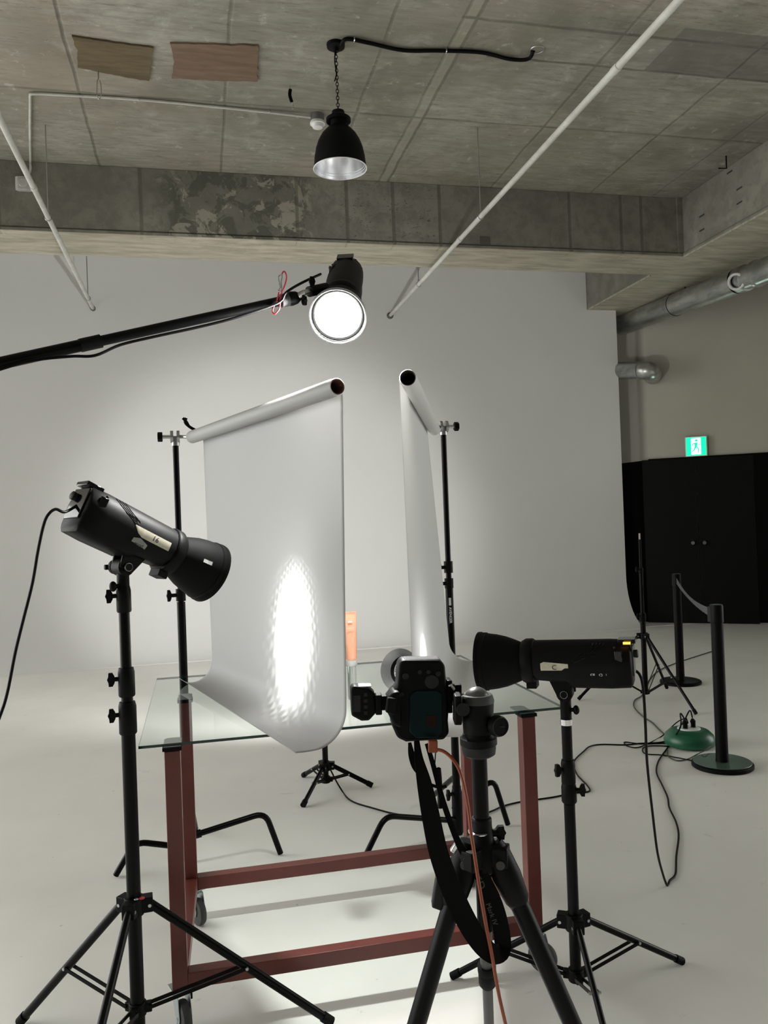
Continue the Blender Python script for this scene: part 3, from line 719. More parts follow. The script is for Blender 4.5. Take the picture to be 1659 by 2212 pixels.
# honeycomb grid in front of the left lamp, as a pattern of the light it lets through
ll.data.use_nodes = True; nt = ll.data.node_tree; em = nt.nodes['Emission']
def dirs(ax):
    g = nt.nodes.new('ShaderNodeNewGeometry'); o = []
    F = frame((0, 0, 0), ax, (0, 0, 1)).to_3x3()
    for i in range(3):
        v = nt.nodes.new('ShaderNodeVectorMath'); v.operation = 'DOT_PRODUCT'; v.inputs[1].default_value = F.col[i]
        nt.links.new(g.outputs['Incoming'], v.inputs[0]); o.append(v.outputs['Value'])
    return [o[1], o[0], o[2]]
spx = dirs(fL-V((-.02, .10, .11)))
def mm(op, a_, b_):
    x = nt.nodes.new('ShaderNodeMath'); x.operation = op
    for i, v in enumerate((a_, b_)):
        if isinstance(v, (int, float)): x.inputs[i].default_value = v
        else: nt.links.new(v, x.inputs[i])
    return x.outputs[0]
gx = mm('DIVIDE', spx[0], spx[2]); gy = mm('DIVIDE', spx[1], spx[2])
rad = mm('SQRT', mm('ADD', mm('MULTIPLY', gx, gx), mm('MULTIPLY', gy, gy)), 0)
hx = mm('SINE', mm('MULTIPLY', gx, 92), 0); hy = mm('SINE', mm('ADD', mm('MULTIPLY', gx, 46), mm('MULTIPLY', gy, 62)), 0); hz_ = mm('SINE', mm('SUBTRACT', mm('MULTIPLY', gx, 46), mm('MULTIPLY', gy, 62)), 0)
hex_ = mm('ADD', mm('MULTIPLY', mm('ADD', mm('ADD', hx, hy), hz_), .13), 1.0)
gy2 = mm('MULTIPLY', gy, .72); r2_ = mm('ADD', mm('MULTIPLY', gx, gx), mm('MULTIPLY', gy2, gy2))
rr2 = mm('SQRT', r2_, 0)
def sig(rc, k, amp): return mm('DIVIDE', amp, mm('ADD', 1.0, mm('POWER', 2.718, mm('MULTIPLY', mm('SUBTRACT', rr2, rc), k))))
def lin(rc, w, amp): return mm('MULTIPLY', mm('MINIMUM', mm('MAXIMUM', mm('DIVIDE', mm('SUBTRACT', rc, rr2), w), 0.0), 1.0), amp)
hexv = mm('MINIMUM', mm('MAXIMUM', mm('MULTIPLY', mm('ADD', mm('SUBTRACT', hex_, 1.0), .10), 3.2), 0.0), 1.0)
pat = mm('ADD', mm('MULTIPLY', hexv, .75), .25)
cpat = mm('ADD', mm('MULTIPLY', hexv, .35), .65)
halo = mm('MULTIPLY', mm('ADD', lin(.46, .09, .16), lin(.58, .16, .06)), pat)
core_ = mm('ADD', lin(.39, .05, .14), lin(.345, .09, 1.0))
tail = mm('MULTIPLY', mm('MULTIPLY', mm('MAXIMUM', mm('SUBTRACT', 1.0, mm('DIVIDE', rad, .95)), 0.0), .10), pat)
nt.links.new(mm('ADD', mm('ADD', mm('MULTIPLY', core_, cpat), halo), tail), em.inputs['Strength'])

# ================================================================== STANDS
def knob(mb, p, d, L=.03, r=.006, w=.018):
    """wing screw sticking out of p along d"""
    d = V(d).normalized(); p = V(p); mb.cyl(p, p+d*L, r); F = frame(p+d*(L+.006), d, (0, 0, 1))
    mb.prism([(-w, -.004), (-w*.5, -.009), (0, -.011), (w*.5, -.009), (w, -.004), (w, .006), (w*.4, .007), (0, .010), (-w*.4, .007), (-w, .006)], -.004, .006, frame(p+d*(L+.004), (V((0, 0, 1)).cross(d)), (0, 0, 1)))

def light_stand(name, label, base, top, hubz, feet, secs, legr=.0105, braced=.52, lowz=.13, badge=False, group='light stands'):
    """secs: list of (z0, z1, r) tubes and collars; collars are (z0,z1,r,'c',knobdir)"""
    bx, by = base; t = thing(name, label, 'light stand', (bx, by, 0), group)
    for s_ in secs:
        if len(s_) == 3: MB().cyl((bx, by, s_[0]), (bx, by, s_[1]), s_[2], n=20).build('pole_section', 'metal_black', t)
        else:
            z0, z1, r = s_[:3]; m = MB().solid([(r*.9, 0), (r, .004), (r, (z1-z0)-.012), (r*.88, z1-z0)], (bx, by, z0), (0, 0, 1), 24)
            cl = m.build('collar', 'plastic', t)
            kn = MB(); kd = V(s_[4]); knob(kn, V((bx, by, (z0+z1)/2+.01))+kd.normalized()*r*.8, kd, .018); kn.build('locking_knob', 'plastic', cl)
    hub = MB().cyl((bx, by, hubz-.03), (bx, by, hubz+.018), .026)
    low = MB().cyl((bx, by, lowz-.02), (bx, by, lowz+.015), .023)
    legs = []
    for fx, fy in feet:
        d = V((fx-bx, fy-by, 0)).normalized(); s0 = V((bx, by, hubz-.006))+d*.040
        hub.box((.026, 0, -.004), (.045, .034, .040), MX(((d.x, -d.y, 0, bx), (d.y, d.x, 0, by), (0, 0, 1, hubz), (0, 0, 0, 1))))
        low.box((.022, 0, -.002), (.03, .020, .024), MX(((d.x, -d.y, 0, bx), (d.y, d.x, 0, by), (0, 0, 1, lowz), (0, 0, 0, 1))))
        e = V((fx, fy, legr)); lg = MB().tube([s0, e], legr, 12, flat=.85, side=(0, 0, 1)).build('leg', 'metal_black', t)
        MB().tube([e+(s0-e).normalized()*.028, e-(s0-e).normalized()*.004], legr*1.18, 12).build('rubber_foot', 'plastic_matte', lg)
        m_ = s0.lerp(e, braced); n_ = V((-d.y, d.x, 0))
        br = MB()
        for s_ in (-1, 1): br.bar(V((bx, by, lowz))+d*.03+n_*s_*.012, m_+n_*s_*.012, .003, .010)
        br.cyl(m_-n_*.016, m_+n_*.016, .004); br.build('brace', 'metal_black', t)
        MB().cyl(s0-n_*.0182, s0+n_*.0182, .0045).build('rivet', 'satin', lg)
        MB().cyl(m_-n_*.0172, m_+n_*.0172, .0042).build('rivet', 'satin', lg)
    hb = hub.build('hub', 'plastic', t, bev=.002); low.build('lower_collar', 'plastic', t, bev=.002)
    if badge:
        MB().ball((bx+.022, by-.020, hubz+.0195), .0075, 14, (1, 1, .35)).build('badge', 'red_badge', hb)
        MB().ball((bx+.008, by-.022, hubz+.0195), .006, 14, (1, 1, .35)).build('badge', 'satin', hb)
    return t
zz = lambda x, y, Y: at(x, y, Y=Y).z
# left strobe stand
bL = (pvL.x, pvL.y); yL = pvL.y
fA, fB = at(45, 2207, Z=.01), at(714, 2208, Z=.01); fC = (bL[0]-.14, bL[1]-.50)
kd = (-1, -.12, 0)
light_stand('light_stand', 'tall black light stand at lower left with red badge, carrying strobe marked 16', bL, pvL.z-.06, zz(298, 1950, yL), [(fA.x, fA.y), (fB.x, fB.y), fC],
    [(.10, zz(1, 1600, yL)+.01, .0185), (zz(1, 1610, yL), zz(1, 1538, yL), .0235, 'c', kd), (zz(1, 1540, yL), zz(1, 1520, yL), .0155), (zz(1, 1526, yL), zz(1, 1462, yL), .022, 'c', kd),
     (zz(1, 1465, yL), zz(1, 1330, yL), .0145), (zz(1, 1338, yL), zz(1, 1280, yL), .0195, 'c', kd), (zz(1, 1282, yL), pvL.z-.06, .0105)], legr=.0125, badge=True, lowz=.16)
# right strobe stand
bR = (pvR.x, pvR.y); yR = pvR.y
fA, fB = at(978, 2108, Z=.01), at(1472, 2076, Z=.01); fC = at(1322, 2290, Z=.01)
light_stand('light_stand', 'black light stand at right on three splayed legs, carrying strobe marked C', bR, pvR.z-.06, zz(1248, 1985, yR), [(fA.x, fA.y), (fB.x, fB.y), (fC.x, fC.y)],
    [(.06, zz(1240, 1735, yR), .0165), (zz(1240, 1732, yR), zz(1240, 1690, yR), .0225, 'c', (.9, -.5, 0)), (zz(1235, 1692, yR), zz(1235, 1640, yR), .021, 'c', (-1, -.2, 0)),
     (zz(1230, 1645, yR), zz(1225, 1540, yR), .0155), (zz(1224, 1545, yR), pvR.z-.075, .0125)], legr=.0105, lowz=.075)
MB().cyl((bR[0], bR[1], pvR.z-.095), (bR[0], bR[1], pvR.z-.078), .0185).build('steel_collar', 'chrome', bpy.data.objects['light_stand.001'])
# far thin stand
fs_ = [at(1250, 1510, Z=.01), at(1503, 1541, Z=.01), V((3.60, 5.90, .01))]; bF = (sum(p.x for p in fs_)/3, sum(p.y for p in fs_)/3)
ff = thing  # alias kept short
zt_ = at(1380, 1165, Y=bF[1]).z
fsT = light_stand('light_stand', 'thin black light stand standing empty in front of the black wall', bF, zt_, zz(1391, 1372, bF[1]), [(p.x, p.y) for p in fs_],
    [(.06, .62, .020), (.60, .66, .025, 'c', (-1, 0, 0)), (.64, .98, .014), (.96, 1.0, .017, 'c', (-1, 0, 0)), (.99, zt_, .009)], legr=.0115, braced=.55, lowz=.07)
MB().cyl((bF[0], bF[1], zt_), (bF[0], bF[1], zt_+.045), .0065, n=12).build('brass_spigot', 'tape', fsT)
# low stand with the background light, behind the left paper
fs_ = [at(655, 1740, Z=.01), at(803, 1697, Z=.01), at(656, 1675, Z=.01)]; bS = (.622, 4.40)
light_stand('light_stand', 'small low light stand on the floor behind the glass table', bS, 1.0, zz(703, 1652, 4.40), [(p.x, p.y) for p in fs_],
    [(.05, .62, .0155), (.60, .66, .021, 'c', (1, -.2, 0)), (.64, 1.00, .012)], legr=.0125, braced=.42, lowz=.052)
JB = V((bS[0]+.0, bS[1]+.155, 1.195))
sb, TB, fB_, lB, uB, pvB = strobe('studio_strobe', 'black studio strobe hidden behind the left paper, lighting the back wall', JB, -1.5, -2.5, -1)
BT = at(600, 1190, Y=WY)
bd_ = (BT-JB).normalized()
bk_ = lamp('background_light', 'SPOT', TB @ V((.15, 0, 0)), bd_, P_BACK, sb, size=0, spot=172, blend=.2)
# beam profile of the open reflector: bright middle, wide weaker spill
bk_.data.use_nodes = True; nt = bk_.data.node_tree; em = nt.nodes['Emission']
spx = dirs(bd_)
gz = mm('MAXIMUM', mm('ABSOLUTE', spx[2], 0), .05); gx = mm('DIVIDE', spx[0], gz); gy = mm('DIVIDE', spx[1], gz)
r2_ = mm('ADD', mm('MULTIPLY', gx, gx), mm('MULTIPLY', gy, gy)); rr2 = mm('SQRT', r2_, 0)
comp = mm('POWER', mm('ADD', 1.0, mm('MINIMUM', r2_, .9)), 1.5)
core_ = sig(.50, 28.0, 1.0)
nt.links.new(mm('ADD', mm('MULTIPLY', core_, .85), mm('MULTIPLY', mm('MULTIPLY', comp, sig(1.15, 5.0, 1.0)), .27)), em.inputs['Strength'])
MB().cyl((bS[0], bS[1], .98), (bS[0], bS[1], pvB.z-.05), .0105, n=12).build('pole_section', 'metal_black', bpy.data.objects['light_stand.003'])

# stands with bent legs holding the papers
def bent_leg(t, hub, foot, apex_px, r=.0125):
    h = V(hub); f_ = V(foot); n = V((f_.y-h.y, -(f_.x-h.x), 0)).normalized()
    d = FW+RT*((apex_px[0]-829.5)/FPX)-UP*((apex_px[1]-1106)/FPX)
    ap = CAM+d*((h-CAM).dot(n)/d.dot(n))
    pts = [h, h.lerp(ap, .5)]
    a1 = ap+(h-ap).normalized()*.05; a2 = ap+(f_-ap).normalized()*.05
    for i in range(7):
        q = i/6; pts.append(a1.lerp(ap, q).lerp(ap.lerp(a2, q), q))
    pts.append(V((f_.x, f_.y, r*.7)))
    lg = MB().tube(pts, r, 14).build('leg', 'metal_black', t)
    MB().cyl(h-(ap-h).normalized()*.02, h+(ap-h).normalized()*.05, r*1.35, n=14).build('leg_sleeve', 'plastic', lg)
    return ap
def bent_stand(label, x, y, secs, legs, knobs):
    t = thing('century_stand', label, 'light stand', (x, y, 0), 'stands with bent legs behind the table')
    for z0, z1, r in secs: MB().cyl((x, y, z0), (x, y, z1), r, n=18).build('pole_section', 'metal_black', t)
    zl = [l_[0].z for l_ in legs]
    MB().solid([(.020, 0), (.024, .01), (.024, max(zl)-min(zl)+.08), (.019, max(zl)-min(zl)+.10)], (x, y, min(zl)-.06), (0, 0, 1), 20).build('leg_hub', 'plastic', t)
    for h, f_, ap in legs: bent_leg(t, h, f_, ap)
    for z, d, big in knobs:
        cl = MB().cyl((x, y, z-big), (x, y, z+big), .020, n=18).build('collar', 'plastic', t)
        m = MB(); knob(m, V((x, y, z))+V(d).normalized()*.018, d, .028, .008, .024); m.build('locking_knob', 'plastic', cl)
    return t
yC = 3.545
xCL = at(391, 1300, Y=yC).x; xCR = at(975, 1400, Y=yC).x
zC = lambda px, py: at(px, py, Y=yC).z
zTL, zTR = zC(375, 958), zC(957, 935)
fo1, fo2 = at(250, 1890, Z=.01), at(606, 1843, Z=.01)
cl_ = bent_stand('black stand with bent legs behind the table, holding the left paper roll', xCL, yC,
    [(.05, zC(390, 1300), .0175), (zC(390, 1310), zTL+.02, .0125)],
    [(V((xCL, yC, zC(405, 1832))), fo1, (292, 1818)), (V((xCL, yC, zC(405, 1808))), fo2, (573, 1755)), (V((xCL, yC, zC(405, 1780))), V((xCL+.02, yC+.46, .01)), (409, 1725))],
    [(zC(391, 1285), (-1, -.3, 0), .025)])
fo3, fo4 = at(779, 1870, Z=.01), at(1097, 1780, Z=.01)
cr_ = bent_stand('black stand with bent legs behind the table, holding the right paper roll', xCR, yC,
    [(.05, zC(975, 1270), .0175), (zC(975, 1280), zTR+.02, .0125)],
    [(V((xCR, yC, zC(989, 1773))), fo3, (832, 1762)), (V((xCR, yC, zC(989, 1745))), fo4, (1066, 1682)), (V((xCR, yC, zC(989, 1720))), V((xCR-.02, yC+.46, .01)), (985, 1675))],
    [(zC(965, 1225), (-1, -.3, 0), .026), (zC(967, 1260), (-1, -.2, 0), .022), (zC(989, 1712), (-1, -.4, 0), .03)])
FT = frame((xCR-.004, yC-.0183, zC(969, 1328)), (-.22, -1, 0), (0, 0, -1))
text('printed_mark', 'AVENGER', FT, .0165, 'white_ink', cr_, bold=.0004)
MB().box((0, 0, 0), (.034, .011, .001), frame((xCR-.004, yC-.0180, zC(968, 1299)), (-.22, -1, 0), (0, 0, -1))).build('sticker', 'white_ink', cr_)

# paper rolls
NEARY = 2.435
def roll_and_sheet(side, far, near, core, lab_r, lab_s, fb, nb, curl_far, curl_near, inset0, inset1, pm='paper'):
    """side -1: falls on the +X side and curls to -X"""
    far, near = V(far), V(near); ax = (near-far).normalized(); L = (near-far).length; R = .0265
    r = MB().lathe([(R-.004, .0), (R, .002), (R, L-.012)], far, ax, 32); r.lathe([(R, L-.012), (R-.0015, L-.008), (R-.0015, L), (R-.005, L)], far, ax, 32)
    r = thing('paper_roll', lab_r, 'paper roll', tuple(far), 'rolls of white paper on the stands')
    MB().lathe([(R-.005, 0), (R-.0005, .0), (R, .004), (R, L-.03), (R-.0015, L-.028), (R-.0015, L-.002), (R-.003, L)], far, ax, 36).build('wound_paper', pm, r)
    MB().lathe([(R-.003, L), (R-.0055, L-.001), (R-.0055, 0)], far, ax, 36).build('tube_core', core, r)
    # loose sheet hanging from the roll
    hor = V((-side*ax.y, side*ax.x, 0)); hor = V((abs(hor.x)*(1 if side < 0 else -1), 0, 0))+V((0, hor.y, 0)) if False else hor
    out = V((ax.y, -ax.x, 0)).normalized()
    if out.x*side > 0: out = -out          # out points away from the curl side
    nu, nv = 60, 60; vs = []; fs = []
    for i in range(nu+1):
        s_ = i/nu
        top = far.lerp(near, inset0+(inset1-inset0)*s_)
        bot = V(fb).lerp(V(nb), s_)         # where the fall would meet the curl
        cf = [a_+(b_-a_)*s_ for a_, b_ in zip(curl_far, curl_near)]   # radius, end z, reach
        rad_, zend, reach, lift = cf
        q_ = max(0, (NEARY-bot.y)/(NEARY-nb[1]))      # only beyond the glass edge does it droop
        zend = curl_far[1]+(curl_near[1]-curl_far[1])*q_
        path = []
        for k in range(7):                   # over the roll
            A = PI*.5*(1-k/6); path.append(top+out*(R+.0012)*math.cos(A)+V((0, 0, (R+.0012)*math.sin(A))))
        p1 = path[-1]; p2 = V((bot.x, bot.y, zend+rad_))
        for k in range(1, 30): path.append(p1.lerp(p2, k/30))
        for k in range(0, 13):
            A = PI/2*k/12; path.append(p2-out*rad_*(1-math.cos(A))-V((0, 0, rad_*math.sin(A))))
        e = path[-1]
        for k in range(1, 9):
            q = k/8; path.append(e-out*reach*q+V((0, 0, lift*q*q)))
        m_ = len(path); vs += path
    for i in range(nu):
        for k in range(m_-1): a = i*m_+k; fs.append((a, a+1, a+m_+1, a+m_))
    sheet = MB().add(vs, fs).build('paper_sheet', pm, ang=80)
    sd = sheet.modifiers.new('solidify', 'SOLIDIFY'); sd.thickness = .0006
    tag(recenter(sheet), lab_s, 'paper', 'white paper sheets over the glass table')
    return r
GZ = .825      # glass top
roll_and_sheet(-1, at(415, 944, Y=3.50), at(729, 835, Y=2.33), 'core', 'left white paper roll with reddish core, sloping up to the right', 'wide white sheet hanging from the left roll, bright spot low down',
    at(457, 1380, Y=3.36), at(748, 1520, Y=2.245), (.085, GZ+.0015, .060, .030), (.100, GZ+.0015, .060, .004), .045, .985)
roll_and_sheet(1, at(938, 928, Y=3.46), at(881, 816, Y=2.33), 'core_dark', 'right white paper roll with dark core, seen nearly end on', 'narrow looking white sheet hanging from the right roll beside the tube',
    at(969, 1372, Y=3.36), at(893, 1480, Y=2.245), (.085, GZ+.0015, .05, .035), (.10, GZ+.0015, .06, .004), .045, .985, 'paper_lit')
# clamps on stand tops
def clamp(x, y, z, toward, knobdir, label, rollend):
    t = thing('grip_head', label, 'clamp', (x, y, z), 'steel grip heads on the stand tops')
    k = V(knobdir).normalized()
    d1_ = MB(); 
    for o_ in (-.014, .012): d1_.cyl(V((x, y, z+.028))+k*(o_-.004), V((x, y, z+.028))+k*(o_+.008), .026)
    d1_.cyl((x, y, z-.01), (x, y, z+.03), .016); d1_.build('grip_disc', 'satin', t)
    n_ = MB(); n_.cyl(V((x, y, z+.028))+k*.018, V((x, y, z+.028))+k*.052, .008); n_.build('screw', 'chrome', t)
    b_ = MB().cyl(V((x, y, z+.028))+k*.052, V((x, y, z+.028))+k*.072, .021, n=6); b_.build('hand_knob', 'plastic', t, bev=.002)
    e = V(rollend); a_ = V((x, y, z+.028))-k*.018
    MB().cyl(a_, e, .0075, n=12).build('arm_rod', 'chrome', t)
    return t
eL = at(415, 944, Y=3.50); eR = at(938, 928, Y=3.46)
clamp(xCL, yC, zTL, 1, (-1, 0, 0), 'steel grip head with black knob on top of the left bent-leg stand', eL)
clamp(xCR, yC, zTR, 1, (1, 0, 0), 'steel grip head with black knob on top of the right bent-leg stand', eR)
sc_ = thing('spring_clamp', 'small black spring clamp gripping the far end of the left roll', 'clamp', tuple(eL+V((-.01, 0, .02))))
for q in (0, 1):
    MB().tube(smooth([eL+V((.015, -.012, .0268)), eL+V((-.01, -.014, .042+.0*q)), eL+V((-.02-.006*q, -.014, .06)), eL+V((-.035+.014*q, -.016, .078))]), [.006]*19, 8, flat=.6).build('jaw', 'plastic', sc_)

# ================================================================== TABLE
tb = thing('glass_table', 'red steel frame table on casters with a clear glass top', 'table', (.45, 2.8, 0))
PX0, PX1, PY0, PY1 = -.097, .992, 2.445, 3.085   # post centres
TW = .044; ZF = .125; BX0, BX1 = -.071, 1.000
GH = .008
for i, (x, y) in enumerate(((PX0, PY0), (PX1, PY0), (BX0, PY1), (BX1, PY1))):
    po = MB().box((x, y, (ZF+GZ-.020)/2), (TW, TW, GZ-.020-ZF)).build('post', 'red', tb, bev=.002)
    MB().box((x, y, GZ-.014), (TW+.010, TW+.008, .010)).build('post_cap', 'plastic_matte', po, bev=.001)
    sy = 1
    q = MB().prism([(x-.025, y-.02), (x+.025, y-.02), (x+.025, y+.075), (x+.017, y+.088), (x-.017, y+.088), (x-.025, y+.075)], GZ-.0105, GZ-.0085); q.cyl((x, y+.055, GZ-.0125), (x, y+.055, GZ-.0105), .016)
    q.build('glass_pad', 'satin', po)
for nm, a_, b_ in (('f', (PX0+TW/2, PY0), (PX1-TW/2, PY0)), ('b', (BX0+TW/2, PY1), (BX1-TW/2, PY1)), ('l', (PX0, PY0+TW/2), (BX0, PY1-TW/2)), ('r', (PX1, PY0+TW/2), (BX1, PY1-TW/2))):
    MB().bar((*a_, ZF+TW/2), (*b_, ZF+TW/2), TW, TW).build('rail', 'red', tb, bev=.002)
g0 = MB(); gx0, gx1, gy0, gy1 = -.190, 1.118, 2.435, 3.495
g0.bbox((gx0, gy0, GZ-GH), (gx1, gy1, GZ)); g0.mi = [0, 0, 1, 1, 1, 1]
g0.build('glass_top', ['glass', 'glass_edge'], tb, sm=False)
for i, (x, y, sw) in enumerate(((PX0, PY0, -.30), (PX1, PY0, -.75), (BX0+.01, PY1, -.45), (BX1, PY1, .3))):
    cs = thing('x', '', '', (x, y, 0)); bpy.data.objects.remove(cs)
    dr_ = V((math.sin(sw), math.cos(sw), 0)); lt = V((dr_.y, -dr_.x, 0)); wc = V((x, y, .048))+dr_*(-.026)
    Fh = MX(((lt.x, dr_.x, 0, x), (lt.y, dr_.y, 0, y), (0, 0, 1, 0), (0, 0, 0, 1)))
    h = MB(); h.box((0, 0, ZF-.002), (.060, .060, .004), Fh); h.solid([(.024, 0), (.026, .006), (.020, .012)], (x, y, ZF-.016), (0, 0, 1), 20)
    for s_ in (-1, 1): h.prism([(-.032, .114), (.028, .114), (.022, .088), (-.010, .036), (-.038, .036), (-.046, .055)], s_*.0175-.0012, s_*.0175+.0012, MX(((0, 0, 0, 0), (0, 0, 0, 0), (0, 0, 0, 0), (0, 0, 0, 1))) if False else Fh @ MX(((0, 0, 1, 0), (1, 0, 0, 0), (0, 1, 0, 0), (0, 0, 0, 1))))
    h.box((0, 0, .1125), (.040, .056, .003), Fh)
    cb = h.build('caster', 'caster_zinc', tb, bev=.0008)
    MB().solid([(.036, -.014), (.045, -.011), (.048, -.004), (.048, .004), (.045, .011), (.036, .014)], wc, lt, 28).build('wheel', 'grey_rubber', cb)
    MB().cyl(wc-lt*.021, wc+lt*.021, .006).build('axle', 'chrome', cb)
    if i == 0:
        MB().box((.03, .03, .085), (.012, .05, .022), Fh).build('brake_pedal', 'plastic', cb, bev=.002)

# product
tx = at(762, 1500, Y=2.80)
ab = MB().solid([(.0165, 0), (.0165, at(762, 1438, Y=2.80).z-GZ-.0005)], (tx.x, tx.y, GZ+.0005), (0, 0, 1), 32)
tag(recenter(ab.build('acrylic_cylinder', 'acrylic')), 'clear acrylic cylinder on the glass under the orange tube', 'display block')
zc0 = at(762, 1438, Y=2.80).z; zc1 = at(762, 1424, Y=2.80).z; zt1 = at(760, 1322, Y=2.80).z
tu = thing('cosmetic_tube', 'orange squeeze tube with white cap standing on the clear cylinder', 'tube', (tx.x, tx.y, zc0))
MB().solid([(.0195, 0), (.0200, .002), (.0200, zc1-zc0)], (tx.x, tx.y, zc0+.0003), (0, 0, 1), 32).build('cap', 'cap', tu)
vs = []; fs = []; n = 32; NL = 12; Ht = zt1-zc1
for i in range(NL+1):
    q = i/NL; hx_ = .0195+(.0230-.0195)*q; hy_ = .0195*(1-q)**.8+.0012
    for k in range(n): A = 2*PI*k/n; vs.append((tx.x+hx_*math.cos(A), tx.y+hy_*math.sin(A), zc1+Ht*.95*q))
for i in range(NL):
    for k in range(n): a = i*n+k; b_ = i*n+(k+1) % n; fs.append((a, b_, b_+n, a+n))
fs += [tuple(range(n)), tuple(range(len(vs)-n, len(vs)))]
tbm = MB().add(vs, fs); tbm.box((tx.x, tx.y, zc1+Ht*.975), (.0465, .0022, Ht*.055)); tbd = tbm.build('tube_body', 'orange', tu)
lb_ = MB().box((0, 0, 0), (.015, .0045, .0006), frame((tx.x-.002, tx.y-.0085, zc1+Ht*.80), (0, -1, .12), (1, 0, 0)))
lb_.build('logo_patch', 'cap', tbd)
MB().box((0, 0, 0), (.026, .0008, .0006), frame((tx.x-.002, tx.y-.0128, zc1+Ht*.67), (0, -1, .12), (1, 0, 0))).build('printed_line', 'cap', tbd)
# loose silver reflector dish with honeycomb on the table
rc_ = at(866, 1477, Y=2.86); rdn = (CAM-rc_).normalized(); rdn = (rdn+V((-.55, 0, .12))).normalized()
rdh = thing('reflector_dish', 'silver round reflector dish with honeycomb, standing on the glass behind the camera', 'reflector', (rc_.x, rc_.y, GZ))
rc_.z = GZ+.0755
MB().lathe([(.050, -.065), (.066, -.020), (.0765, 0), (.078, .004), (.0765, .006), (.062, -.018), (.054, -.030)], rc_, rdn, 40).build('dish', 'satin', rdh)
MB().lathe([(.054, -.030), (.046, -.036), (.044, -.05)], rc_, rdn, 40).build('inner_ring', 'plastic_matte', rdh)
hc = MB().solid([(.047, -.044), (.047, -.042)], rc_, rdn, 32).build('honeycomb_plate', 'white_plastic', rdh)
Fg = frame(rc_-rdn*.0415, rdn); gm = MB()
for i in range(-6, 7):
    for j in range(-6, 7):
        cx_, cy_ = (i+.5*(j % 2))*.0085, j*.0074
        if math.hypot(cx_, cy_) < .042: gm.solid([(.0026, 0), (.0026, .0006)], Fg @ V((cx_, cy_, 0)), rdn, 6)
gm.build('honeycomb_cells', 'dark_grey', hc)

# ================================================================== BOOM
b0_, b1_ = at(617, 648, D=2.60), at(0, 785, D=2.22); bdv = (b1_-b0_).normalized(); bL_ = b0_+bdv*1.75
bm_ = thing('boom_arm', 'long black boom arm reaching in from the left to the top strobe', 'boom', tuple(b0_))
bp_ = b0_+bdv*.62
MB().cyl(b0_, bp_, .0150, n=20).build('boom_tube', 'metal_black', bm_)
MB().cyl(bp_-bdv*.02, bL_, .0175, n=20).build('boom_tube', 'metal_black', bm_)
MB().cyl(bp_-bdv*.03, bp_+bdv*.03, .0195, n=20).build('collar', 'plastic', bm_)
MB().lathe([(.0155, -.02), (.021, -.018), (.021, .012), (.0165, .014)], b0_, -bdv, 24).build('end_collar', 'grey_rubber', bm_)
e_ = MB().solid([(.021, .0), (.023, .012), (.020, .030), (.011, .045)], b0_-bdv*.008, -bdv, 20); e_.build('end_fitting', 'plastic', bm_)
sp0 = b0_-bdv*.05; sp1 = at(655, 633, D=2.60); sp2 = at(704, 622, D=2.68)
MB().tube([sp0+bdv*.02, sp1, sp2], .0095, 14).build('spigot', 'satin', bm_)
kk = MB(); knob(kk, sp1+V((0, 0, -.008)), (.1, -.2, -1), .014, .005, .014); knob(kk, at(676, 622, D=2.635), (-.15, 0, 1), .016, .006, .016); kk.build('locking_knob', 'plastic', bm_)
MB().cyl(sp1.lerp(sp2, .25), sp2+V((.0, 0, 0)), .017, n=16).build('swivel_joint', 'plastic', bm_)
cbx = [at(693, 592, D=2.68), at(650, 612, D=2.62), at(618, 632, D=2.57), at(600, 655, D=2.56), at(520, 683, D=2.49), at(440, 704, D=2.44), at(330, 728, D=2.37), at(260, 745, D=2.33), at(205, 768, D=2.29), at(150, 770, D=2.27), at(60, 781, D=2.23), at(-60, 815, D=2.17), at(-300, 870, D=2.05)]
tag(recenter(MB().tube(smooth(cbx), .0042, 8).build('power_cable', 'plastic')), 'black power cable running along the underside of the boom arm', 'cable')
cord = thing('safety_cord', 'red safety cord with a snap hook looped round the boom end', 'cord', tuple(at(604, 640, D=2.57)))
MB().tube(smooth([at(x, y, D=2.565) for x, y in ((603, 628), (598, 650), (590, 665), (589, 675), (594, 678), (600, 672), (604, 664), (606, 640), (614, 620), (619, 600), (616, 588), (612, 587), (609, 592))], 4), .0024, 8).build('cord', 'red_cord', cord)
MB().tube(smooth([at(x, y, D=2.563) for x, y in ((609, 592), (602, 597), (603, 610), (605, 622), (601, 628), (606, 630), (608, 622), (607, 610), (609, 599), (609, 592))], 4), .0018, 8).build('snap_hook', 'chrome', cord)
# off-frame stand carrying the boom
bo = (bL_-bdv*.25); light_stand('light_stand', 'black stand outside the left edge carrying the boom arm', (bo.x, bo.y), bo.z, .42, [(bo.x-.5, bo.y+.1), (bo.x+.15, bo.y+.42), (bo.x+.12, bo.y-.48)],
    [(.1, 1.0, .0185), (.98, 1.05, .024, 'c', (-1, 0, 0)), (1.03, bo.z-.045, .0145)], legr=.0125, lowz=.16)
MB().cyl((bo.x, bo.y, bo.z-.05), (bo.x, bo.y, bo.z-.016), .02).build('boom_pivot', 'plastic', bpy.data.objects['light_stand.004'])

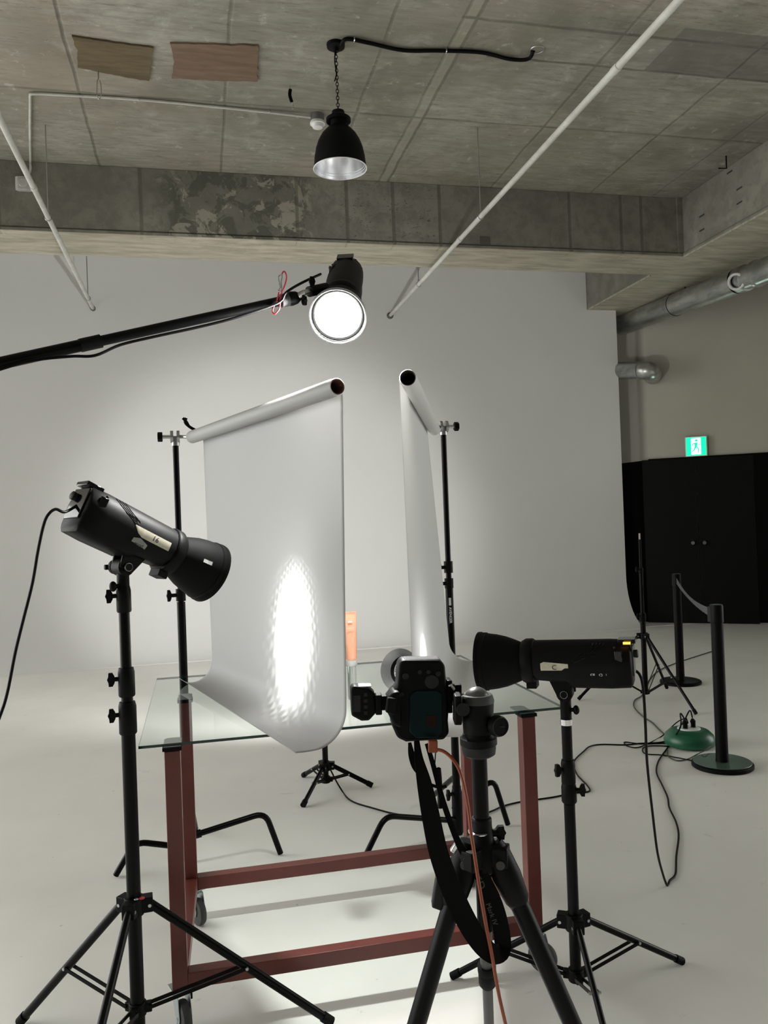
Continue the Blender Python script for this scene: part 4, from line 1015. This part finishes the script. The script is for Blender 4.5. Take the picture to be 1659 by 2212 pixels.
# ================================================================== CAMERA ON TRIPOD
Dc = 1.50
tc0 = at(1042, 1830, D=Dc); tX, tY = tc0.x, tc0.y
def cz(py): return at(1042, py, D=Dc).z
tp = thing('camera_tripod', 'black camera tripod with ball head in the foreground', 'tripod', (tX, tY, 0))
zsh = cz(1830)
MB().cyl((tX, tY, cz(1628)), (tX, tY, zsh-.15), .0145, n=24).build('centre_column', 'metal_black', tp)
hb = MB(); hb.solid([(.020, 0), (.026, .006), (.027, .05), (.022, .06), (.019, .085), (.019, .1)], (tX, tY, zsh-.045), (0, 0, 1), 28)
hb.solid([(.0175, 0), (.0175, .006)], (tX, tY, cz(1787)), (0, 0, 1), 24)
Mh = MX.Translation((tX, tY, zsh))
for a_ in (90, 210, 330): hb.box((.028, 0, -.012), (.04, .034, .036), Mh @ MX.Rotation(math.radians(a_), 4, 'Z'))
hb.build('shoulder', 'plastic', tp, bev=.003)
lk = MB(); knob(lk, (tX+.018, tY-.004, cz(1800)), (1, -.2, 0), .012, .007, .012); lk.build('column_knob', 'plastic', tp)
MB().ring((tX-.004, tY, cz(1795)), (0, 0, 1), .019, .0025, 28, 8).build('steel_ring', 'chrome', tp)
wd = (CAM-tc0); wd.z = 0; wd.normalize(); rt_ = V((-wd.y, wd.x, 0))
for a_, px_, y2 in ((-1, (900, 2212), None), (1, (1236, 2212), None), (0, None, None)):
    if px_:
        s0 = at(1042+a_*38, 1858, D=Dc-.005); e = at(px_[0], px_[1], D=Dc-.02); dv = (e-s0).normalized(); e = s0+dv*((s0.z-.012)/-dv.z)
    else:
        s0 = V((tX, tY, zsh-.01))-wd*.03; e = V((tX, tY, .012))-wd*.42+rt_*-.0; dv = (e-s0).normalized()
    Lg = (e-s0).length
    if px_:
        lg = MB().cyl(s0, s0+dv*(Lg*.62), .0175, .0165, n=22).build('leg', 'metal_black', tp)
        MB().cyl(s0+dv*(Lg*.62), s0+dv*(Lg*.66), .020, n=20).build('twist_lock', 'plastic_matte', lg)
        MB().cyl(s0+dv*(Lg*.66), e, .0135, n=20).build('lower_leg', 'dark_grey', lg)
    else:
        lg = MB().cyl(s0, s0+dv*.335, .0130, n=22).build('leg', 'carbon_grey', tp)
        MB().solid([(.0165, 0), (.019, .005), (.019, .020), (.0165, .023), (.018, .028), (.018, .056), (.014, .064)], s0+dv*.330, dv, 24).build('twist_lock', 'plastic_matte', lg)
        MB().cyl(s0+dv*.39, e, .0108, n=20).build('lower_leg', 'carbon_grey', lg)
    MB().ball(tuple(e), .013).build('rubber_foot', 'plastic_matte', lg)
    if px_:
        # leg top casting
        cs_ = MB(); cs_.tube([s0-dv*.035, s0-dv*.01, s0+dv*.03, s0+dv*.075, s0+dv*.085], [.019, .025, .027, .023, .018], 16, flat=.9, side=tuple(rt_)); cs_.build('leg_casting', 'plastic', lg)
        MB().cyl(s0+wd*.020, s0+wd*.025, .008).build('leg_bolt', 'grey_rubber', lg)
# ball head
hz0 = cz(1628)
bh = MB().solid([(.024, 0), (.030, .004), (.0315, .014), (.0315, .020)], (tX, tY, hz0-.004), (0, 0, 1), 32).build('head_base', 'dark_grey', tp)
MB().solid([(.0315, 0), (.034, .002), (.034, .014), (.030, .017), (.028, .022)], (tX, tY, hz0+.016), (0, 0, 1), 32).build('panning_ring', 'plastic', tp)
hh = MB().solid([(.027, 0), (.028, .02), (.0305, .052), (.031, .062)], (tX, tY, hz0+.036), (0, 0, 1), 36); hh.build('head_housing', 'plastic', tp)
MB().solid([(.0315, 0), (.0315, .005), (.0285, .014), (.027, .015)], (tX, tY, hz0+.094), (0, 0, 1), 36).build('head_collar', 'grey_rubber', tp)
zbt = hz0+.104
MB().ball((tX, tY, zbt-.006), .0245, 28, (1, 1, 1)).build('ball', 'ball_grey', tp)
kc = V((tX, tY, hz0+.052))+rt_*(-.026) if rt_.x < 0 else V((tX, tY, hz0+.052))+rt_*.026
rdir = rt_ if rt_.x > 0 else -rt_
kdir = (rdir*.55+wd*.83).normalized()
k1 = V((tX, tY, hz0+.055))+rdir*.024
MB().cyl(k1, k1+kdir*.018, .012).build('knob_stem', 'plastic', tp)
kb_ = MB().solid([(.018, 0), (.019, .003), (.019, .012), (.0165, .016)], k1+kdir*.014, kdir, 28).build('tension_knob', 'plastic_matte', tp)
kr = MB().ring(tuple(k1+kdir*.0305), kdir, .0165, .001, 32, 6)
for q in range(5): kr.cyl(k1+kdir*.030+rdir*(-.008+.004*q)*.6, k1+kdir*.031+rdir*(-.008+.004*q)*.6+V((0, 0, .002)), .0018)
kr.build('knob_trim', 'dark_grey', kb_)
# neck from ball to the camera plate
pc = at(988, 1530, D=Dc-.02)
nk_ = MB(); nk_.tube([V((tX, tY, zbt-.004))-rdir*.018, pc+V((0, 0, .005))], .011, 16); nk_.build('ball_stem', 'metal_black', tp)
MB().box((0, 0, 0), (.052, .014, .040), frame(pc, -FW, UP)).build('clamp_plate', 'plastic', tp, bev=.003)
MB().cyl(at(1001, 1533, D=Dc-.05), at(999, 1533, D=Dc-.035), .0115).build('clamp_knob', 'dark_grey', tp)

# the camera body, standing upright (portrait)
cam = thing('photo_camera', 'black digital camera mounted upright on the tripod with teal glow painted on screen', 'camera', tuple(at(915, 1600, D=Dc)))
lookd = (at(720, 1330, D=3.0)-at(915, 1520, D=Dc)); vdir = V((FW.x, FW.y, 0)).normalized()
cdir = (V((.51, 2.80, .95))-at(915, 1515, D=Dc)); cdir.z = 0; cdir.normalize()
cdir = (cdir*.55+vdir*.45).normalized()
cz_ = -cdir; cy_ = V((0, 0, 1)); cx_ = cy_.cross(cz_)
o_c = at(912, 1513, D=Dc)
ta = -.03
cxr = cx_*math.cos(ta)+cy_*math.sin(ta); cyr = -cx_*math.sin(ta)+cy_*math.cos(ta)
CT = MX(((cxr.x, cyr.x, cz_.x, o_c.x), (cxr.y, cyr.y, cz_.y, o_c.y), (cxr.z, cyr.z, cz_.z, o_c.z), (0, 0, 0, 1)))  # x right, y up, z to us
q = 1.0
body = MB(CT)
body.prism([(-.043, .066), (-.036, .074), (.034, .073), (.043, .064), (.046, .020), (.050, -.010), (.048, -.040), (.050, -.062), (.040, -.074), (-.030, -.076), (-.046, -.068), (-.056, -.045), (-.056, -.030), (-.064, -.012), (-.060, .012), (-.046, .024)], -.050, .0)
body.prism([(-.066, -.016), (-.066, .008), (-.054, .020), (-.040, .020), (-.040, -.046), (-.054, -.040)], -.035, .018)
bdy = body.build('body', 'plastic', cam, bev=.006, seg=3)
MB(CT).prism([(-.034, .058), (.036, .058), (.038, .074), (-.034, .075)], -.046, -.004).build('grip_top', 'grey_rubber', bdy, bev=.006, seg=3)  # lighter grey puts the lit top plane of the body into colour
MB(CT).prism([(-.024, -.056), (-.012, -.068), (.028, -.068), (.037, -.058), (.037, .010), (.028, .018), (-.012, .018), (-.024, .008)], .0, .003).build('screen', 'screen', bdy, bev=.002)
MB(CT).box((.016, -.037, .0034), (.020, .020, .0008)).build('screen_patch', 'screen_red', bdy)
for x, y, r in ((.03, .048, .005), (.012, .052, .004), (-.004, .052, .004), (-.030, .045, .006), (-.038, .012, .004)): MB(CT).solid([(r, 0), (r*.9, .003)], (x, y, 0), (0, 0, 1), 16).build('button', 'dark_grey', bdy)
MB(CT).solid([(.013, 0), (.012, .004)], (.018, .034, 0), (0, 0, 1), 24).build('control_wheel', 'dark_grey', bdy)
MB(CT).prism([(-.070, -.014), (-.052, -.020), (-.048, .010), (-.066, .012)], .016, .028).build('eyecup', 'plastic_matte', bdy, bev=.003)
MB(CT).solid([(.040, 0), (.041, -.01), (.041, -.075), (.038, -.08)], (.0, 0, -.048), (0, 0, 1), 32).build('lens', 'plastic', cam)
st_ = MB(CT); st_.cyl((.046, .0, -.02), (.062, .0, -.02), .010); st_.box((.052, .004, -.022), (.010, .06, .036)); st_.build('plate', 'metal_black', cam, bev=.002)
ch_ = MB(CT); ch_.box((.054, .018, -.012), (.016, .018, .014)); ch_.box((.066, .010, -.018), (.018, .030, .02)); ch_.build('plate_clamp', 'plastic', cam, bev=.002)
MB(CT).tube([(.046, .022, -.01), (.054, .026, -.004), (.060, .018, .0)], .003, 8).build('strap_lug', 'chrome', cam)
# trigger in the hot shoe, at the left because the camera stands upright
tgm = thing('radio_trigger', 'black flash trigger box in the hot shoe at the left side of camera', 'flash trigger', tuple(CT @ V((-.09, -.01, 0))))
MB(CT).box((-.072, -.004, -.012), (.016, .026, .024)).box((-.080, -.006, -.010), (.012, .036, .030)).build('foot', 'plastic', tgm, bev=.002)
tgb = MB(CT).prism([(-.132, .024), (-.126, .030), (-.100, .026), (-.087, .016), (-.085, -.020), (-.098, -.034), (-.112, -.034), (-.130, -.024)], -.030, .006).build('trigger_body', 'plastic', tgm, bev=.004, seg=3)
MB(CT).box((-.110, .0275, -.012), (.034, .002, .026), None).build('trigger_top', 'satin', tgb, bev=.0008)
for i in range(4): MB(CT).box((-.104, .014-.011*i, .0065), (.006, .006, .002)).build('button', 'dark_grey', tgb)
MB(CT).box((-.120, -.002, .0065), (.013, .030, .001)).build('display', 'dark_grey', tgb)

# tether cable
pt = at(935, 1612, D=Dc-.02)
tcb = thing('tether_cable', 'orange tether cable with square plug hanging from the camera', 'cable', tuple(pt))
MB().box((0, 0, 0), (.022, .017, .010), frame(pt, -FW, UP)).build('plug', 'orange_cable', tcb, bev=.002)
MB().tube(smooth([at(x, y, D=d) for x, y, d in ((940, 1619, 1.48), (958, 1623, 1.475), (978, 1640, 1.47), (993, 1665, 1.465), (1003, 1700, 1.46), (1012, 1750, 1.455), (1017, 1795, 1.45), (1024, 1840, 1.445), (1033, 1900, 1.44), (1043, 1960, 1.435), (1052, 2010, 1.435), (1062, 2060, 1.44), (1076, 2140, 1.45), (1092, 2212, 1.46), (1120, 2330, 1.50), (1180, 2600, 1.55))]+[V((.75, 1.45, .02)), V((1.1, 1.2, .006))]), .0033, 8).build('cable', 'orange_cable', tcb)
# strap
def ribbon(name, pts, mat_, parent, th=.0018):
    """pts: (px, py, D, width_m, tilt) ; the ribbon faces the viewer"""
    P3 = smooth([at(a, b, D=c) for a, b, c, w_, k_ in pts], 6); Wd = smooth([V((w_, k_, 0)) for a, b, c, w_, k_ in pts], 6)
    vs = []; fs = []
    for i, p in enumerate(P3):
        d = (P3[min(i+1, len(P3)-1)]-P3[max(i-1, 0)]).normalized(); n_ = -FW; s_ = d.cross(n_).normalized()
        k_ = Wd[i].y; s2 = s_*math.cos(k_)+n_*math.sin(k_); n2 = d.cross(s2).normalized()
        for a_, b_ in ((-1, -1), (1, -1), (1, 1), (-1, 1)): vs.append(p+s2*(a_*Wd[i].x/2)+n2*(b_*th/2))
    for i in range(len(P3)-1):
        for k in range(4): fs.append((i*4+k, i*4+(k+1) % 4, i*4+4+(k+1) % 4, i*4+4+k))
    fs += [(0, 1, 2, 3), tuple(range(len(vs)-4, len(vs)))]
    return MB().add(vs, fs).build(name, mat_, parent)
spn = thing('camera_strap', 'wide black camera strap hanging in a loop with white lettering', 'strap', tuple(at(1000, 1800, D=1.44)))
ribbon('strap_band', [(900, 1600, 1.49, .010, .2), (905, 1640, 1.47, .016, .2), (916, 1690, 1.455, .026, .1), (930, 1760, 1.445, .032, 0), (947, 1840, 1.44, .034, 0), (975, 1920, 1.435, .036, 0), (1008, 1990, 1.435, .036, .1), (1040, 2040, 1.44, .034, .2), (1068, 2062, 1.45, .032, .4), (1085, 2052, 1.465, .030, .3), (1083, 2010, 1.475, .030, .1), (1068, 1950, 1.475, .028, 0), (1040, 1890, 1.475, .024, 0), (1010, 1850, 1.475, .018, 0), (990, 1820, 1.475, .012, 0), (960, 1740, 1.475, .010, 0), (935, 1650, 1.48, .009, 0), (922, 1606, 1.49, .008, 0)], 'strap', spn)
ribbon('strap_loop', [(885, 1604, 1.49, .006, 0), (889, 1630, 1.48, .012, .2), (897, 1655, 1.475, .013, .1), (906, 1675, 1.47, .005, 0), (914, 1690, 1.465, .005, 0)], 'strap', spn)
ribbon('strap_buckle', [(899, 1672, 1.466, .004, 0), (908, 1668, 1.466, .007, 0), (916, 1664, 1.466, .005, 0)], 'plastic', spn, .004)
def facing(px, py, D_, ang):
    o = at(px, py, D=D_); x = RT*math.cos(ang)-UP*math.sin(ang); z = -FW; y = z.cross(x)
    return MX(((x.x, y.x, z.x, o.x), (x.y, y.y, z.y, o.y), (x.z, y.z, z.z, o.z), (0, 0, 0, 1)))
text('lettering', '5D', facing(1036, 1908, 1.468, math.radians(60)), .019, 'grey_rubber', spn)
text('lettering', 'Mark IV', facing(1062, 1975, 1.4685, math.radians(70)), .013, 'grey_rubber', spn)
text('lettering', 'EOS', facing(1010, 1862, 1.4685, math.radians(55)), .011, 'grey_rubber', spn)
# wire with cable tie and small box
wr = thing('remote_cable', 'short black coiled wire dangling from the camera beside the strap', 'cable', tuple(at(940, 1690, D=1.49)))
MB().tube(smooth([at(x, y, D=1.485) for x, y in ((942, 1610), (940, 1640), (939, 1660), (944, 1668), (950, 1658))]), .0012, 8).build('wire', 'plastic', wr)
MB().tube(smooth([at(x, y, D=1.485) for x, y in ((947, 1660), (950, 1700), (951, 1745))]), .0050, 10).build('bundle', 'plastic', wr)
MB().tube(smooth([at(x, y, D=1.48) for x, y in ((930, 1695), (945, 1700), (958, 1700), (965, 1698))]), .0030, 8).build('cable_tie', 'plastic', wr)
MB().ring(tuple(at(947, 1663, D=1.485)), -FW, .0036, .0014, 16, 6).build('loop', 'plastic', wr)
bx_ = thing('battery_pack', 'small black box with a round grey end hanging behind the strap', 'box', tuple(at(955, 1925, D=1.50)))
Fb = facing(956, 1925, 1.50, math.radians(8))
MB().prism([(-.016, .026), (.018, .026), (.020, -.022), (.010, -.034), (-.017, -.028)], -.012, .012, Fb).build('box_body', 'dark_grey', bx_, bev=.003)
MB().solid([(.0085, 0), (.0085, .010)], Fb @ V((-.008, .024, 0)), Fb.to_3x3() @ V((0, 1, .4)), 20).build('box_end', 'grey_brown', bx_)
MB().cyl(at(975, 1905, D=1.50), V((tX, tY, at(1040, 1890, D=1.5).z)), .006, n=12).build('mounting_arm', 'metal_black', bx_)
pf_ = MB(); pf_.box((0, 0, 0), (.045, .02, .012), facing(1000, 1842, 1.495, math.radians(35))); pf_.box((.01, .012, .002), (.018, .010, .010), facing(1000, 1842, 1.495, math.radians(35)))
pf_.build('quick_lever', 'chrome', tp, bev=.002)

# ================================================================== BARRIER POSTS
def barrier(x, y, label, cover, H=.90):
    t = thing('barrier_post', label, 'barrier post', (x, y, 0), 'belt barrier posts')
    MB().solid([(.158, 0), (.163, .004), (.163, .020), (.156, .026), (.150, .028)], (x, y, 0), (0, 0, 1), 48).build('base', 'plastic', t)
    if cover: MB().solid([(.154, .0), (.152, .003)], (x, y, .0275), (0, 0, 1), 48).build('base_cover', 'green_dark', t)
    MB().solid([(.036, .028), (.034, .05), (.033, .10), (.033, H-.10), (.036, H-.098), (.036, H-.01), (.033, H)], (x, y, 0), (0, 0, 1), 32).build('post', 'plastic', t)
    return t
bp1 = barrier(2.79, 4.04, 'black belt barrier post with a greenish round base beside the cable reel', True)
bp2 = barrier(3.82, 6.05, 'farther black belt barrier post with black base in front of the black wall', False)
MB().box((2.790-.030, 4.04+.018, .845), (.012, .03, .085)).build('belt_slot', 'dark_grey', bp1, bev=.002)
pts = []; a_, b_ = V((3.80, 6.02, .845)), V((2.80, 4.075, .845))
for i in range(13):
    q = i/12; p_ = a_.lerp(b_, q); p_.z -= .045*4*q*(1-q); pts.append(p_)
vs = []; fs = []; sd_ = (b_-a_).cross(V((0, 0, 1))).normalized()
for i, p_ in enumerate(pts):
    tw = math.radians(20)*math.sin(PI*i/12)
    up = V((0, 0, 1))*math.cos(tw)+sd_*math.sin(tw)
    for s1_, s2_ in ((-1, -1), (1, -1), (1, 1), (-1, 1)): vs.append(p_+up*(s1_*.025)+sd_*(s2_*.0008))
for i in range(12):
    for k in range(4): fs.append((i*4+k, i*4+(k+1) % 4, i*4+4+(k+1) % 4, i*4+4+k))
fs += [(0, 1, 2, 3), (48, 49, 50, 51)]
tag(recenter(MB().add(vs, fs).build('barrier_belt', 'belt')), 'grey belt sagging between the two barrier posts', 'belt')

# ================================================================== CABLE REEL AND CABLES
rx, ry = 2.86, 4.46
re = thing('cable_reel', 'green round cable reel with white socket plate on the floor', 'cable reel', (rx, ry, 0))
MB().solid([(.115, 0), (.145, .012), (.150, .035), (.140, .068), (.115, .092), (.085, .102)], (rx, ry, 0), (0, 0, 1), 40).build('reel_shell', 'green', re)
tpz = .102
spl = MB().solid([(.068, 0), (.066, .006)], (rx-.0, ry, tpz-.0005), (0, 0, 1), 32).build('socket_plate', 'white_plastic', re)
for dx, dy in ((-.03, -.01), (.03, .0), (0, .035)): MB().solid([(.016, 0), (.016, .004)], (rx+dx, ry+dy, tpz+.004), (0, 0, 1), 20).build('socket', 'grey_brown', spl)
pl1 = V((rx-.030, ry-.010, tpz+.008)); pl2 = V((rx+.030, ry, tpz+.008))
for p_, lab in ((pl1, 'black plug in the reel socket nearer the white wall'), (pl2, 'black plug in the reel socket nearer the barrier post')):
    tag(recenter(MB().tube([p_, p_+V((0, 0, .02)), p_+V((-.002, 0, .035)), p_+V((-.004, 0, .05))], [.014, .014, .017, .007], 14).build('power_plug', 'plastic')), lab, 'plug')
def cable(name, pts, label, r=.004, m='plastic', k=6):
    return tag(recenter(MB().tube(smooth(pts, k), r, 8).build(name, m)), label, 'cable')
F_ = lambda x, y, z=.005: at(x, y, Z=z)
# right strobe cable: hangs to the floor and runs to the reel
pb = TR @ V((-.315, .01, -.04))
hang = [pb, at(1362, 1446, Y=2.28), at(1380, 1455, Y=2.26), at(1389, 1485, Y=2.26), at(1394, 1560, Y=2.33), at(1398, 1650, Y=2.45), at(1410, 1760, Y=2.6), at(1420, 1840, Y=2.7), at(1431, 1885, Y=2.78), F_(1441, 1912), F_(1447, 1902), F_(1459, 1888), F_(1461, 1850), F_(1466, 1805), F_(1460, 1775), F_(1446, 1745), F_(1442, 1722), F_(1430, 1695), F_(1418, 1668), F_(1423, 1643), F_(1440, 1618), F_(1449, 1603), at(1470, 1570, Z=.16), pl1+V((-.03, 0, .09)), pl1+V((-.004, 0, .055))]
cable('power_cable', hang, 'black power cable hanging from the strobe marked C down to the floor', .0045)
# background strobe cable
bk = [at(700, 1560, Y=4.35), at(707, 1640, Y=4.36), at(720, 1675, Y=4.33), F_(738, 1707), F_(752, 1725), F_(770, 1735), F_(800, 1744), F_(853, 1758), F_(930, 1768), F_(1010, 1768), F_(1060, 1753), F_(1085, 1742), F_(1120, 1733), F_(1160, 1727), F_(1195, 1722), F_(1240, 1713), F_(1273, 1709), F_(1267, 1695), F_(1258, 1686), F_(1245, 1670), F_(1240, 1645), F_(1262, 1622), F_(1275, 1612), F_(1300, 1608), F_(1350, 1609), F_(1380, 1606), F_(1430, 1603), F_(1452, 1590), at(1475, 1562, Z=.12), pl2+V((-.02, 0, .10)), pl2+V((-.004, 0, .055))]
cable('power_cable', bk, 'black power cable on the floor running from the small stand to reel', .0042)
cable('power_cable', [F_(1448, 1606), F_(1420, 1606), F_(1385, 1607), F_(1352, 1603), F_(1349, 1606), F_(1356, 1612), F_(1375, 1615), F_(1396, 1608), F_(1430, 1590), at(1460, 1562, Z=.10), at(1478, 1553, Z=.14), at(1486, 1562, Z=.15), pl1+V((.006, -.004, .06))], 'black cable loop lying left of the green reel and arching onto it', .0036)
cable('power_cable', [F_(1447, 1612), F_(1410, 1611), F_(1392, 1614), F_(1388, 1622), F_(1397, 1629), F_(1430, 1631), F_(1470, 1638), F_(1500, 1644)], 'black cable passing in front of the reel to the post base', .0036)
gl = [F_(1462, 1636, .012)]
cable('power_cable', [F_(1442, 1620), F_(1444, 1634), F_(1462, 1643), F_(1485, 1640), F_(1505, 1630, .01), at(1520, 1622, Z=.05), at(1535, 1612, Z=.05)], 'dark green cable loop in front of the reel', .0036, 'green_cable')
cable('power_cable', [F_(1450, 1598), F_(1428, 1580), F_(1410, 1562), F_(1392, 1550), F_(1376, 1536), F_(1369, 1524), F_(1372, 1512), F_(1386, 1503), F_(1392, 1490), F_(1402, 1470), F_(1440, 1440), F_(1560, 1400)], 'dark green supply cable leading from the reel towards the back', .0045, 'green_cable')
# left strobe cable
pbl = TL @ V((-.315, 0, .0))
cable('power_cable', [pbl, at(140, 1106, Y=2.18), at(120, 1100, Y=2.17), at(104, 1112, Y=2.16), at(94, 1135, Y=2.16), at(82, 1190, Y=2.15), at(70, 1260, Y=2.14), at(50, 1340, Y=2.13), at(33, 1410, Y=2.12), at(15, 1500, Y=2.11), at(-5, 1560, Y=2.10), at(-60, 1700, Y=2.08), at(-120, 1950, Y=2.06), V((-.72, 2.05, .006)), V((-1.2, 2.1, .006))], 'black power cable of the left strobe curving down off the left edge', .0038)
